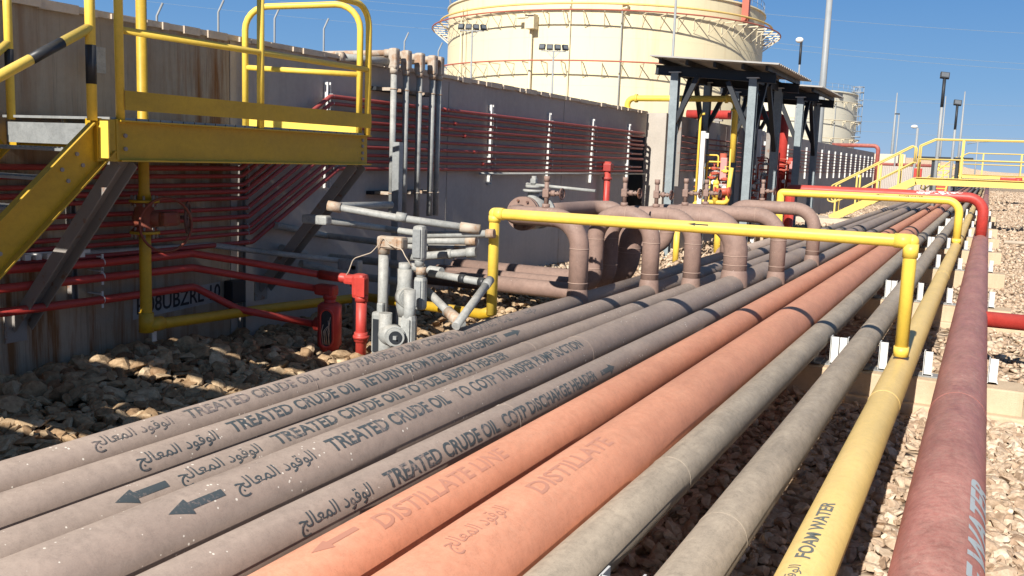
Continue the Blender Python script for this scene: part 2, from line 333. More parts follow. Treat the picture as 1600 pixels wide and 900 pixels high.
# ---------------------------------------------------------------- ground
def grid_ground():
    xs = [-400, -150, -60, -20, -8, -4, 0, 3, 8, 25, 80, 300]; ys = [-60, -10, 0, 4, 8, 14, 22, 35, 60, 120, 300, 900]
    mb = MB(); vs = [(x, y, 0) for y in ys for x in xs]; n = len(xs)
    mb.add(vs, [(j*n+i, j*n+i+1, (j+1)*n+i+1, (j+1)*n+i) for j in range(len(ys)-1) for i in range(n-1)], False)
    tag(mb.build('ground', 'ground'), 'tan gravel ground under and beside the pipe rack', None, kind='structure')
grid_ground()
def stones(name, regions, subdiv, label, seed, mat='stone'):
    rng = np.random.default_rng(seed); bm = bmesh.new(); bmesh.ops.create_icosphere(bm, subdivisions=subdiv, radius=1)
    bv = np.array([v.co for v in bm.verts]); bf = np.array([[v.index for v in f.verts] for f in bm.faces]); bm.free()
    V = []; F = []; T = []; off = 0
    var = []
    for k in range(14):
        v = bv.copy()
        for _ in range(9):                      # chip flat facets off the lump
            nrm = rng.normal(size=3); nrm /= np.linalg.norm(nrm); h = rng.uniform(.38, .8); d = v@nrm; v = v-np.outer(np.maximum(d-h, 0), nrm)
        v *= 1+rng.normal(scale=.05, size=(len(v), 1)); var.append(v)
    for (x0, x1, y0, y1, n, s0, s1, z) in regions:
        for i in range(n):
            v = var[rng.integers(14)]; s = s0+(s1-s0)*rng.beta(1.4, 2.6); sc = s*np.array([rng.uniform(.8, 1.35), rng.uniform(.75, 1.15), rng.uniform(.35, .7)])
            a, b, c = rng.uniform(0, 6.28), rng.normal(0, .45), rng.normal(0, .45)
            Rz = np.array([[math.cos(a), -math.sin(a), 0], [math.sin(a), math.cos(a), 0], [0, 0, 1]])
            Rx = np.array([[1, 0, 0], [0, math.cos(b), -math.sin(b)], [0, math.sin(b), math.cos(b)]])
            Ry = np.array([[math.cos(c), 0, math.sin(c)], [0, 1, 0], [-math.sin(c), 0, math.cos(c)]])
            zz = z(rng.random()) if callable(z) else z
            px = rng.uniform(x0, x1); py = rng.uniform(y0, y1)
            p = (v*sc)@(Rz@Rx@Ry).T + np.array([px, py, ground_h(px, py)+zz+rng.uniform(.0, .6)*s])
            V.append(p); F.append(bf+off); off += len(v); T.append(np.full(len(v), rng.beta(2.2, 2)))
    V = np.concatenate(V); F = np.concatenate(F); T = np.concatenate(T)
    me = bpy.data.meshes.new(name); me.vertices.add(len(V)); me.vertices.foreach_set('co', V.ravel())
    me.loops.add(F.size); me.loops.foreach_set('vertex_index', F.ravel()); me.polygons.add(len(F))
    me.polygons.foreach_set('loop_start', np.arange(0, F.size, 3)); me.polygons.foreach_set('loop_total', np.full(len(F), 3))
    at = me.attributes.new('tone', 'FLOAT', 'POINT'); at.data.foreach_set('value', T)
    me.update(); me.validate(); me.materials.append(M[mat])
    if subdiv > 1: me.polygons.foreach_set('use_smooth', np.zeros(len(F), bool))
    ob = bpy.data.objects.new(name, me); COL.objects.link(ob); tag(ob, label, 'gravel', kind='stuff')
    return ob
def ground_h(x, y):
    h = 0.
    if x < -5.6 and y < 21: h += .16*min(1, (-5.6-x)/1.2)*(.6+.4*math.sin(y*1.3))
    return h
stones('gravel', [(.0, 3.0, 2.4, 9.5, 12500, .022, .078, 0), (-1.95, .3, 2.4, 12, 5500, .025, .085, 0), ], 2, 'loose tan limestone gravel close to the pipes', 3)
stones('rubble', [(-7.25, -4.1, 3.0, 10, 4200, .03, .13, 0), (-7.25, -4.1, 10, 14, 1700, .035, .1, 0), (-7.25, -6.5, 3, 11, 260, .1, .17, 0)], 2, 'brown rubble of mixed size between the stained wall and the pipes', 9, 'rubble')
stones('gravel', [(.1, 5., 9.5, 26, 11500, .03, .088, 0), (-7.2, -3.7, 14, 36, 6000, .04, .11, 0), (-3.7, .3, 12, 40, 5000, .04, .1, 0), (-1, 7., 26, 60, 9000, .05, .14, 0),
                  (-7.1, -3, 36, 60, 4500, .05, .14, 0), (-4, 14., 60, 130, 9000, .09, .24, 0)], 1, 'tan gravel stretching away beside the pipe rack', 5)

# ---------------------------------------------------------------- walls
def wall_block(mb, x0, x1, y0, y1, z0, z1): mb.box(((x0+x1)/2, (y0+y1)/2, (z0+z1)/2), (x1-x0, y1-y0, z1-z0))
w1 = thing('concrete_wall', 'stained grey brown concrete wall behind the yellow platform', 'wall', (-7.35, 0, 0))
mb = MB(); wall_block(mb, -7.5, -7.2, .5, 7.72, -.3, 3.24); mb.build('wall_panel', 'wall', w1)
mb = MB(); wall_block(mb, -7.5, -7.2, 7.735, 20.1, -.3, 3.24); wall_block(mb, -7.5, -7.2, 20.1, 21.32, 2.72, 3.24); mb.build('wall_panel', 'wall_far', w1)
mb = MB(); mb.box((-7.35, 10.8, 3.268), (.37, 20.9, .055)); [mb.box((-7.165+random.random()*.01, .6+k*.31+random.random()*.2, 3.262), (.03, .05+random.random()*.4, .03+random.random()*.05)) for k in range(66)]; mb.build('coping', 'coping', w1)
mb = MB(); wall_block(mb, -8.6, -8.3, 18, 32, -.3, 3.15); wall_block(mb, -8.3, -7.52, 19.2, 21.3, 2.74, 2.8); mb.build('recess_shade_panel', 'steel_dark', w1)  # near-black panel and slab added to paint the recess as deep shade
w2 = thing('concrete_wall', 'long concrete wall running into the distance with a pale rough end', 'wall', (-6.95, 21.4, 0))
mb = MB(); wall_block(mb, -7.2, -6.75, 21.42, 66, -.3, 3.26); mb.build('wall_panel', 'wall_far', w2)
mb = MB(); wall_block(mb, -7.21, -6.74, 21.33, 21.42, -.3, 3.27)
rng = random.Random(2)
for k in range(60):
    z = k*.055; mb.box((-7.21, 21.36, z), (.03+rng.random()*.03, .05, .06))
mb.build('wall_end', 'wall_end', w2)

for y in (12.25, 16.5):
    MB().box((-7.199, y, 1.6), (.006, .022, 3.2)).build('joint_sealant', 'brace', w1)
for y in (27, 33, 39, 45, 51, 57):
    MB().box((-6.749, y, 1.6), (.006, .022, 3.2)).build('joint_sealant', 'brace', w2)
# wall supports (channels) and red conduits
sup_group = 'channel supports on the concrete wall'
sup0 = thing('channel_support', 'pale channel support on the wall beside the grey riser conduits', 'support', (-7.12, 13.53, 0), sup_group)
mb = MB(); mb.box((-7.185, 13.53, 2.32), (.02, .06, 1.26)); mb.box((-7.155, 13.503, 2.32), (.045, .006, 1.26)); mb.box((-7.155, 13.557, 2.32), (.045, .006, 1.26)); mb.build('channel', 'galv_white', sup0)
mb = MB()
for z in np.linspace(1.8, 2.85, 8): mb.cyl((-7.176, 13.53, z), (-7.17, 13.53, z), .012, 8)
mb.build('slot_strip', 'steel_dark', sup0)
sups = [(15.77, 'second pale channel support on the wall right of the riser conduits'), (17.88, 'third pale channel support on the wall right of the riser conduits'),
        (20.03, 'pale channel support on the wall next to the dark recess'), (9.33, 'channel support where the red conduits bend upward behind the platform rail')]
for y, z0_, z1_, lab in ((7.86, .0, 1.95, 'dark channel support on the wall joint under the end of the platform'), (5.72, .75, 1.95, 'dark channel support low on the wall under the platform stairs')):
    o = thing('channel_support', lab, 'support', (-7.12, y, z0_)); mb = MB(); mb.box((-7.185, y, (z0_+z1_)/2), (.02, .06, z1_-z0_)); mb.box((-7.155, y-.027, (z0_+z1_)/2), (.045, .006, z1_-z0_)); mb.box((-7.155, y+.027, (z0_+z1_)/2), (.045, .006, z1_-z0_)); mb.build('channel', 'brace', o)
for k in range(21):
    y = 24.0+2.02*k
    if y < 65.5: sups.append((y, 'pale channel on the distant wall, number %d from the near end' % (k+1)))
for y, lab in sups:
    c = copy_tree(sup0); c.location.y = y; c.location.x += .45 if y > 23.5 else 0; c['label'] = lab; c['group'] = sup_group if y < 24 else 'row of channel supports on the distant wall'
ZR = [2.78, 2.70, 2.60, 2.51, 2.43, 2.31, 2.20, 2.10, 2.02, 1.93]
ZL = [1.92, 1.84, 1.75, 1.68, 1.61, 1.50, 1.41, 1.30, 1.23, 1.13]
ordn = ['top', 'second', 'third', 'fourth', 'fifth', 'sixth', 'seventh', 'eighth', 'ninth', 'lowest']
for i in range(10):
    ye = 20.9-(i % 3)*.05 if i != 7 else 18.35
    o = thing('red_conduit', '%s of the thin dark red conduits %s the wall' % (ordn[i], 'along'), 'conduit', (-7.08, 8, ZL[i]), 'thin red conduits on the near wall')
    yb0 = 7.75+.02*i; yb1 = 9.28+.02*i
    pts = elbow([(-7.08, 2.2, ZL[i]), (-7.08, yb0, ZL[i]), (-7.08, yb1, ZR[i]), (-7.08, ye, ZR[i])]+([(-7.9, ye, ZR[i])] if i != 7 else []), .12, 5)
    MB().tube(pts, (.022 if i % 3 else .026), 10).build('conduit_pipe', 'conduit_red', o)
    mb = MB()
    for y in [7.86, 9.33, 13.53, 15.77, 17.88]+([20.03] if i != 7 else []):
        z = ZL[i] if y < 8 else ZR[i]
        mb.torus((-7.08, y, z), (0, 1, 0), .021, .006, 12, 6); mb.box((-7.1, y, z+.03), (.05, .02, .012))
    mb.build('clamp', 'galv', o)
    if i % 2 == 0: MB().cyl((-7.08, 11.9+i*.15, ZR[i]), (-7.08, 12.0+i*.15, ZR[i]), .03, 10).build('coupling', 'conduit_red', o)
for i in range(7):
    o = thing('red_conduit', 'thin dark red conduit on the distant wall, %s from the top' % (['first', 'second', 'third', 'fourth', 'fifth', 'sixth', 'seventh'][i]), 'conduit', (-6.65, 22, 2.8-.13*i), 'thin red conduits on the distant wall')
    MB().tube([(-6.62, 22.0, 2.78-.135*i), (-6.62, 65.5, 2.78-.135*i)], .02, 8).build('conduit_pipe', 'faded_conduit', o)
# grey conduit below the red ones + vertical dark red drop
o = thing('grey_conduit', 'thin grey conduit running below the red conduits on the wall', 'conduit', (-7.08, 15, 1.93))
MB().tube([(-7.05, 13.0, 1.87), (-7.05, 20.9, 1.87)], .018, 8).build('conduit_pipe', 'conduit_grey', o)
o = thing('red_drop_pipe', 'dark red vertical pipe dropping down the wall near the recess', 'pipe', (-7.0, 18.4, 0))
MB().tube([(-7.0, 18.4, .2), (-7.0, 18.4, 2.12)], .07, 16).build('riser', 'red', o)
mb = MB(); mb.box((-7.0, 18.4, 2.0), (.2, .2, .16), bev=.02); mb.cyl((-7, 18.4, 1.75), (-7, 18.4, 1.8), .1); mb.build('junction_box', 'conduit_red', o)

# ---------------------------------------------------------------- main pipes
PIPES = {1: (-4.0, .1095), 2: (-3.63, .1095), 3: (-3.26, .1095), 4: (-2.835, .154), 5: (-2.51, .1095), 6: (-2.09, .1365), 7: (-1.608, .178), 8: (-1.324, .11), 9: (-.893, .113), 10: (-.503, .106), 11: (-.036, .169)}
ZB = .43
def pz(n): return ZB+PIPES[n][1]
def long_pipe(n, mat, label, y0=-1.5, y1=150, welds=(), name='pipeline', weldmat=None):
    X, r = PIPES[n]; t = thing(name, label, 'pipe', (X, 2, ZB), 'parallel pipelines on the concrete sleepers')
    ys = [y0, 6, 14, 30, 60, y1] if y1 > 60 else [y0, (y0+y1)/2, y1]
    MB().tube([(X, y, pz(n)) for y in ys], r, 56).build('pipe_body', mat, t)
    if len(welds):
        mb = MB()
        for y in welds: mb.torus((X, y, pz(n)), (0, 1, 0), r, .0022, 48, 6)
        mb.build('weld_seam', weldmat or mat, t)
    return t
ROWS = [3.1, 9.1, 14.45, 19.8, 25.15, 30.5, 35.85, 41.2, 46.5]
names = {1: 'mauve crude oil pipe farthest left in the rack, ending at a valve', 2: 'mauve crude oil pipe, second from the left, marked return from fuel management', 3: 'mauve crude oil pipe, third from the left, marked to fuel supply header',
         4: 'thicker mauve crude oil pipe marked transfer pump suction, with a left arrow', 5: 'mauve crude oil pipe directly left of the orange pipes', 6: 'thinner left orange pipe of the orange pair', 7: 'thickest orange pipe beside the first grey pipe',
         8: 'dusty grey pipe touching the thick orange pipe', 9: 'dusty grey pipe left of the yellow foam water pipe', 10: 'pale yellow pipe lettered FOAM WATER', 11: 'dusty dark red pipe, thickest and farthest right, lettered FIRE WATER'}
mats = {1: 'crude', 2: 'crude', 3: 'crude', 4: 'crude', 5: 'crude', 6: 'orange', 7: 'orange', 8: 'grey', 9: 'grey', 10: 'yellow_pipe', 11: 'firered_pipe'}
weld = {1: [5.0], 2: [5.6], 3: [6.9], 4: [6.95], 5: [5.05], 6: [], 7: [], 8: [4.6, 12], 9: [3.95, 9.8], 10: [6.9, 16], 11: [6.55, 17.3, 24]}
PT = {}
for n in range(1, 12):
    PT[n] = long_pipe(n, mats[n], names[n], y1=(16.6 if n == 1 else 150), welds=weld[n])
    # pairs of thin dark rings round the pipes at two distant rows
    X, r = PIPES[n]
    if n < 10 and n > 1:
        for y in [25.3, 41.3]:
            mb = MB()
            for dy in (-.12, .12):
                mb.torus((X, y+dy, pz(n)), (0, 1, 0), r+.006, .012, 36, 6)
            mb.build('dark_ring', 'ring_dark', PT[n])

# sleepers with guide brackets
def sleeper(Y, i):
    t = thing('concrete_sleeper', ['', 'sandy concrete sleeper under the pipes nearest the yellow crossing pipe', 'concrete sleeper under the pipes behind the yellow crossing pipe', 'concrete sleeper under the middle of the rack', 'concrete sleeper just before the red crossing pipe', 'concrete sleeper beyond the red crossing pipe', 'small distant concrete sleeper under the rack', 'distant concrete sleeper before the walkway', 'distant concrete sleeper below the walkway', 'distant concrete sleeper past the walkway'][i] if i else 'concrete sleeper closest to the viewer, hidden under the pipes', 'sleeper', (-1.9, Y, 0), 'concrete sleepers under the pipes')
    mb = MB(); mb.box((-2.0, Y+.2, .14), (4.9, .42, .33), bev=.015); mb.box((-.05, Y+.2, -.06), (1.9, .62, .3), bev=.02) if i < 3 else None
    mb.build('block', 'sleeper', t)
    mb = MB(); mb.box((-2.0, Y+.2, .312), (4.3, .16, .012)); mb.build('bearing_plate', 'galv', t)
    for n, (X, r) in PIPES.items():
        if n == 1: continue
        for sgn in (-1, 1):
            if sgn < 0 and n != 9: continue
            x = X+sgn*(r+.03)
            # leave out guides that would cut the neighbour
            nb = PIPES.get(n+sgn)
            if nb and abs(x-nb[0]) < nb[1]+.012: continue
            mb = MB(); h = .26 if n in (8, 9) else .22; z0 = .318
            mb.box((x, Y+.2, z0+h/2), (.01, .1, h)); mb.box((x+sgn*.035, Y+.155, z0+h/2), (.07, .01, h)); mb.box((x+sgn*.04, Y+.2, z0+.005), (.08, .1, .01))
            mb.build('guide_bracket', 'galv_white', t)
        mb = MB(); mb.box((X, Y+.2, .37), (.02, .28, .105)); mb.box((X, Y+.2, .323), (.14, .28, .012)); mb.build('pipe_shoe', 'galv', t)
    return t
for i, Y in enumerate(ROWS): sleeper(Y, i)

# stencilled lettering wrapped on the pipes
def text_mesh(body, size, bold=.0, sx=1., font=None, stencil_cut=False):
    cu = bpy.data.curves.new('t', 'FONT'); cu.body = body; cu.size = size; cu.offset = bold; cu.resolution_u = 3
    if font: cu.font = font
    ob = bpy.data.objects.new('t', cu); COL.objects.link(ob)
    bpy.context.view_layer.update(); dg = bpy.context.evaluated_depsgraph_get()
    me = bpy.data.meshes.new_from_object(ob.evaluated_get(dg)); COL.objects.unlink(ob); bpy.data.objects.remove(ob)
    for v in me.vertices: v.co.x *= sx
    return me
def wrap(me, n_or, y0, y1, th, height, mat, parent, name='lettering', X=None, r=None, Zc=None, flip=False, lift=.0016):
    """lay a flat mesh round a pipe: its x runs along the pipe, its y climbs round the pipe"""
    if X is None: X, r = PIPES[n_or]; Zc = pz(n_or)
    bm = bmesh.new(); bm.from_mesh(me); xs = [v.co.x for v in bm.verts]; yy = [v.co.y for v in bm.verts]
    x0, x1, v0, v1 = min(xs), max(xs), min(yy), max(yy); sx = (y1-y0)/(x1-x0); sy = height/(v1-v0)
    for v in bm.verts: v.co = Vector(((v.co.x-x0)*sx, (v.co.y-(v0+v1)/2)*sy, 0))
    for k in range(-6, 7):
        bmesh.ops.bisect_plane(bm, geom=bm.verts[:]+bm.edges[:]+bm.faces[:], plane_co=(0, k*height/12, 0), plane_no=(0, 1, 0), dist=1e-6)
    bmesh.ops.triangulate(bm, faces=bm.faces[:])
    o = world_org(parent); R2 = r+lift
    for v in bm.verts:
        a = R_(th)-v.co.y/R2
        v.co = Vector((X+R2*math.sin(a), y0+v.co.x, Zc+R2*math.cos(a)))-o
    m2 = bpy.data.meshes.new(name); bm.to_mesh(m2); bm.free(); m2.materials.append(M[mat])
    ob = bpy.data.objects.new(name, m2); COL.objects.link(ob); ob.parent = parent; return ob
def arrow_mesh(left=False):
    pts = [(0, .28), (.62, .28), (.62, 0), (1, .5), (.62, 1), (.62, .72), (0, .72)]
    if left: pts = [(1-x, y) for x, y in pts][::-1]
    me = bpy.data.meshes.new('a'); me.from_pydata([(x, y, 0) for x, y in pts], [], [tuple(range(7))]); return me
AR = '\ufe9e\ufedf\ufe8e\ufecc\ufee4\ufedf\ufe8d \ufea9\ufeee\ufed7\ufeee\ufedf\ufe8d'
def arabic(sz=1): return text_mesh(AR, sz, .006)
TX = {1: ('TREATED CRUDE OIL  COTP TRANSFER PUMP COMMON DISCHARGE HEADER', 3.87, 8.15, 30, .078, 'ink_worn', (3.23, 3.76, 40), (8.28, 8.55, 30, False)),
      2: ('TREATED CRUDE OIL  RETURN FROM FUEL MANAGEMENT', 3.82, 7.03, 32, .085, 'ink', (3.17, 3.71, 47), (7.12, 7.42, 32, False)),
      3: ('TREATED CRUDE OIL TO FUEL SUPPLY HEADER', 3.76, 6.43, 26, .084, 'ink', (3.09, 3.64, 38), (2.73, 3.02, 36, True)),
      4: ('TREATED CRUDE OIL   TO COTP TRANSFER PUMP SUCTION', 3.63, 6.83, 30, .09, 'ink', (2.97, 3.50, 38), (2.60, 2.90, 34, True)),
      5: ('TREATED CRUDE OIL  COTP DISCHARGE HEADER', 3.63, 6.33, 54, .085, 'ink', (2.99, 3.51, 60), (6.42, 6.70, 60, False))}
for n, (s, a, b, th, h, mt, (ya, yb, tha), (c, d, thb, left)) in TX.items():
    wrap(text_mesh(s, 1, .028, .8), n, a, b, th, h, mt, PT[n])
    wrap(arabic(), n, ya, yb, tha, .1, mt, PT[n])
    wrap(arrow_mesh(left), n, c, d, thb, .085, mt, PT[n], 'flow_arrow')
wrap(text_mesh('DISTILLATE LINE', 1, .02, .8), 6, 3.0, 4.1, 22, .085, 'ink_orange', PT[6])
wrap(arrow_mesh(True), 6, 2.62, 2.9, 10, .06, 'ink_orange', PT[6], 'flow_arrow')
wrap(text_mesh('DISTILLATE', 1, .02, .8), 7, 3.45, 4.3, 12, .09, 'ink_orange', PT[7])
wrap(arabic(), 7, 2.75, 3.2, 12, .1, 'ink_orange', PT[7])
wrap(text_mesh('FOAM WATER', 1, .025, .8), 10, 3.68, 4.38, -5, .062, 'ink_yellow', PT[10])
wrap(arabic(), 10, 3.1, 3.6, -5, .07, 'ink_yellow', PT[10])
wrap(text_mesh('FIRE WATER', 1, .03, .8), 11, 3.2, 4.88, 56, .13, 'ink_red', PT[11])

# ---------------------------------------------------------------- loops from the crude pipes
def vent_valve(parent, X, Y, z0, short=False):
    v = MB(); v.cyl((X, Y, z0), (X, Y, z0+.05), .045, 14); v.cyl((X, Y, z0+.05), (X, Y, z0+.32), .026, 12)
    v.cyl((X, Y, z0+.30), (X, Y, z0+.36), .034, 12); v.box((X, Y, z0+.17), (.075, .075, .1), bev=.012)
    v.cyl((X, Y, z0+.17), (X+.2, Y-.02, z0+.17), .017, 10); v.cyl((X+.06, Y, z0+.17), (X+.11, Y, z0+.17), .034, 10); v.cyl((X+.13, Y, z0+.17), (X+.15, Y, z0+.17), .03, 6)
    o = v.build('vent_valve', 'crude_loop', parent)
    w = MB(); w.torus((X+.2, Y-.02, z0+.17), (1, -.1, 0), .058, .009, 20, 6)
    for k in range(3):
        a = k*math.pi/3; q = Vector((0, math.cos(a), math.sin(a)))*.056; c = Vector((X+.2, Y-.02, z0+.17)); w.cyl(c-q, c+q, .006, 6)
    w.build('handwheel', 'handwheel', o)
def loop(n, Y, Xl, ztop, tail=None, parent=None, vent=None, low=None, zlow=.46):
    X, r = PIPES[n]; p = PT[n]; rt = r
    zc = ztop-r
    pts = [(X, Y, pz(n)), (X, Y, zc), (Xl, Y, zc)]
    if low is not None: pts += [(Xl, Y, zlow), (low, Y, zlow)]
    elif tail: pts += tail
    o = MB().tube(elbow(pts, r*3.0, 12), r*.99, 40).build('branch_loop', 'crude_loop', p)
    mb = MB()
    mb.torus((X, Y, pz(n)+r+.13), (0, 0, 1), r, .005, 40, 6); mb.torus((X, Y, zc-r*3.0), (0, 0, 1), r, .005, 40, 6)
    mb.torus((X-r*3.0, Y, zc), (1, 0, 0), r, .004, 40, 6)
    if low is not None: mb.torus((Xl, Y, zc-r*3.0), (0, 0, 1), r, .004, 40, 6); mb.torus((Xl, Y, zlow+r*3.0), (0, 0, 1), r, .004, 40, 6)
    mb.build('weld_seam', 'seam', o)
    mb = MB(); mb.tube([(X, Y, pz(n)-.0), (X, Y, pz(n)+r+.03), (X, Y, pz(n)+r+.06)], [r*1.18, r*1.08, r*1.0], 36, False); mb.build('branch_saddle', 'crude_loop', o)
    if vent is not None: vent_valve(p, vent, Y, ztop-.012)
    return o
YL = [aX(903, 440, PIPES[1][0]).y, aX(1015, 430, PIPES[2][0]).y, aX(1080, 430, PIPES[3][0]).y, aX(1147, 430, PIPES[4][0]).y, aX(1213, 420, PIPES[5][0]).y, aX(1269, 395, PIPES[5][0]).y]
loop(1, YL[0], -4.86, 1.6, tail=[(-4.86, 9.99, 1.49)], vent=-4.43)
loop(2, YL[1], aY(930, 390, YL[1]).x, 1.60, low=-7.0, vent=aY(975, 325, YL[1]).x)
loop(3, YL[2], aY(953, 390, YL[2]).x, 1.58, low=-7.0, vent=aY(1025, 325, YL[2]).x)
loop(4, YL[3], aY(984, 390, YL[3]).x, 1.60, low=-7.0, vent=aY(1070, 325, YL[3]).x)
loop(5, YL[4], -4.1, 1.58, low=-5.2, vent=aY(1102, 325, YL[4]).x, zlow=.9)
loop(5, YL[5], -3.95, 1.57, tail=[(-3.95, YL[5], .2)], vent=aY(1190, 325, YL[5]).x)
# valve at the far end of the first loop
v = thing('lever_valve', 'grey flanged valve with a long lever on the loop behind the yellow pipe', 'valve', (-4.86, 10.0, 1.49)); lv = v
mb = MB()
for y in (9.84, 9.90): mb.cyl((-4.86, y-.022, 1.49), (-4.86, y+.022, 1.49), .2, 32)
mb.build('flange', 'crude_loop', v)
mb = MB()
for k in range(8):
    a = k*math.pi/4+.3; mb.cyl((-4.86+.16*math.cos(a), 9.79, 1.49+.16*math.sin(a)), (-4.86+.16*math.cos(a), 9.95, 1.49+.16*math.sin(a)), .014, 8)
mb.build('bolts', 'handwheel', v)
mb = MB(); mb.tube([(-4.86, 9.92, 1.49), (-4.86, 10.0, 1.49), (-4.86, 10.1, 1.49), (-4.86, 10.25, 1.49), (-4.86, 10.32, 1.49)], [.12, .17, .2, .17, .12], 30); mb.cyl((-4.86, 10.3, 1.49), (-4.86, 10.35, 1.49), .2, 30)
mb.cyl((-4.86, 10.12, 1.62), (-4.86, 10.12, 1.76), .07, 20); mb.cyl((-4.86, 10.12, 1.74), (-4.86, 10.12, 1.77), .13, 24); mb.cyl((-4.86, 10.12, 1.79), (-4.86, 10.12, 1.82), .1, 24)
mb.cyl((-4.86, 10.12, 1.82), (-4.86, 10.12, 1.93), .03, 12); mb.box((-4.86, 10.12, 1.87), (.07, .07, .06), bev=.01); mb.build('valve_body', 'conduit_grey', v)
a = aY(812, 288, 10.12); b = aY(920, 299, 10.12)
mb = MB(); mb.cyl(a, b, .019, 14); mb.ball(a, .021); mb.build('lever', 'conduit_grey', v)
lv.location.y += .21
o = thing('transfer_pipe', 'mauve pipe running back from the lever valve and bending down', 'pipe', (-4.86, 11, .2))
MB().tube(elbow([(-4.86, 10.5, 1.49), (-4.86, 11.2, 1.49), (-4.86, 12.3, 1.49), (-4.45, 12.35, 1.5), (-4.45, 12.35, .3)], .3, 8), .1, 32).build('pipe_body', 'crude_loop', o)
# flanged valve at the end of the first pipe
v = thing('flanged_valve', 'dusty flanged valve closing the leftmost mauve pipe', 'valve', (-4.0, 16.7, .3))
mb = MB()
for y in (16.62, 16.7, 17.25, 17.33): mb.cyl((-4.0, y-.03, pz(1)), (-4.0, y+.03, pz(1)), .21, 30)
mb.build('flange', 'crude_loop', v)
mb = MB(); mb.tube([(-4, 16.7, pz(1)), (-4, 16.85, pz(1)), (-4, 16.98, pz(1)), (-4, 17.1, pz(1)), (-4, 17.25, pz(1))], [.12, .17, .19, .17, .12], 26)
mb.cyl((-4, 16.98, .7), (-4, 16.98, .92), .06); mb.cyl((-4, 16.98, .9), (-4, 16.98, .93), .12); mb.cyl((-4, 16.98, .93), (-4, 16.98, 1.2), .02); mb.build('valve_body', 'conduit_grey', v)
mb = MB(); mb.torus((-4, 16.98, 1.2), (0, 0, 1), .14, .012); mb.cyl((-4.14, 16.98, 1.2), (-3.86, 16.98, 1.2), .008, 6); mb.cyl((-4, 16.84, 1.2), (-4, 17.12, 1.2), .008, 6); mb.build('handwheel', 'conduit_grey', v)
MB().tube([(-4, 17.33, pz(1)), (-4, 24, pz(1)), (-4, 24.2, pz(1)), (-4, 26, .0)], .1095, 30).build('pipe_body', 'crude', v)

# ---------------------------------------------------------------- crossing pipes
def seam(mb, c, ax, r): mb.torus(c, ax, r, .0035, 30, 6)
Yc = 8.19; zt = 1.595; r = .052
t = thing('crossing_pipe', 'bright yellow pipe crossing over the rack from the left ground to the yellow pipe', 'pipe', (-.503, Yc, .6))
p = [(-.503, Yc, .68), (-.503, Yc, zt), (-4.26, Yc, zt), (-4.26, Yc, .60)]
MB().tube(elbow(p, .05, 5), r, 32).build('pipe_body', 'yellow', t)
for (a, b) in (((-.503, Yc, zt-.02), (-.503, Yc, zt-.13)), ((-.5, Yc, zt), (-.63, Yc, zt)), ((-4.26, Yc, zt-.02), (-4.26, Yc, zt-.08)), ((-4.25, Yc, zt), (-4.16, Yc, zt)), ((-.503, Yc, .66), (-.503, Yc, .74))):
    mb = MB(); mb.cyl(a, b, r*1.15, 32); mb.build('fitting_sleeve', 'yellow', t)
mb = MB()
for x in (-.503, -4.26): MB().ball((x, Yc, zt), r*1.12, 24).build('elbow_corner', 'yellow', t)
a = aY(1078, 356, Yc-.05)
mb = MB(); X0 = -2.3
q = wrap(arrow_mesh(True), None, 0, .19, 0, .03, 'ink_wall', t, 'flow_arrow', X=0, r=r, Zc=0)
def ywrap_to_x(ob, parent, X0, Y, Z, th):
    o = world_org(parent)
    for v in ob.data.vertices:
        w = v.co+o; u = w.y; rad = Vector((w.x, w.z)); a = math.atan2(rad.x, rad.y)+R_(th); rr = rad.length
        v.co = Vector((X0+u, Y-rr*math.sin(a), Z+rr*math.cos(a)))-o
ywrap_to_x(q, t, -2.33, Yc, zt, 60)
# pair of crossing pipes farther on
Y2 = 22.95; z2 = 1.545; r2 = .085
t = thing('crossing_pipe', 'yellow pipe crossing over the rack in front of the red crossing pipe', 'pipe', (-.503, Y2, .6))
MB().tube(elbow([(-.503, Y2, .62), (-.503, Y2, z2), (-4.25, Y2, z2), (-4.35, Y2, z2), (-4.35, Y2, .45), (-3.9, Y2, .35)], .28, 10), r2, 32).build('pipe_body', 'yellow', t)
mb = MB(); mb.cyl((-.503, Y2, .62), (-.503, Y2, .72), r2*1.15, 30); mb.build('base_collar', 'yellow', t)
q = wrap(text_mesh('FOAM WATER', 1, .02, .8), None, 0, .5, 0, .05, 'ink_wall', t, 'lettering', X=0, r=r2, Zc=0); ywrap_to_x(q, t, -1.75, Y2, z2, 50)
q = wrap(arrow_mesh(True), None, 0, .2, 0, .03, 'ink_wall', t, 'flow_arrow', X=0, r=r2, Zc=0); ywrap_to_x(q, t, -2.25, Y2, z2, 50)
Y3 = 24.2; z3 = 1.60; r3 = .115
t = thing('crossing_pipe', 'thick dark red pipe crossing over the rack behind the yellow one', 'pipe', (-.036, Y3, .6))
MB().tube(elbow([(-.036, Y3, .62), (-.036, Y3, z3), (-4.28, Y3, z3), (-4.36, Y3, z3), (-4.36, Y3, -.1)], .36, 12), r3*1.03, 36).build('pipe_body', 'red', t)
mb = MB(); seam(mb, (-.036, Y3, 1.2), (0, 0, 1), r3*1.03); seam(mb, (-.036, Y3, .86), (0, 0, 1), r3*1.03); mb.build('weld_seam', 'red', t)
m, nt_, bs = new_mat('peeling_white_primer'); bs.inputs['Base Color'].default_value = (.72, .62, .58, 1); bs.inputs['Roughness'].default_value = .7
M['peel'] = m
mb = MB(); rng = random.Random(5)
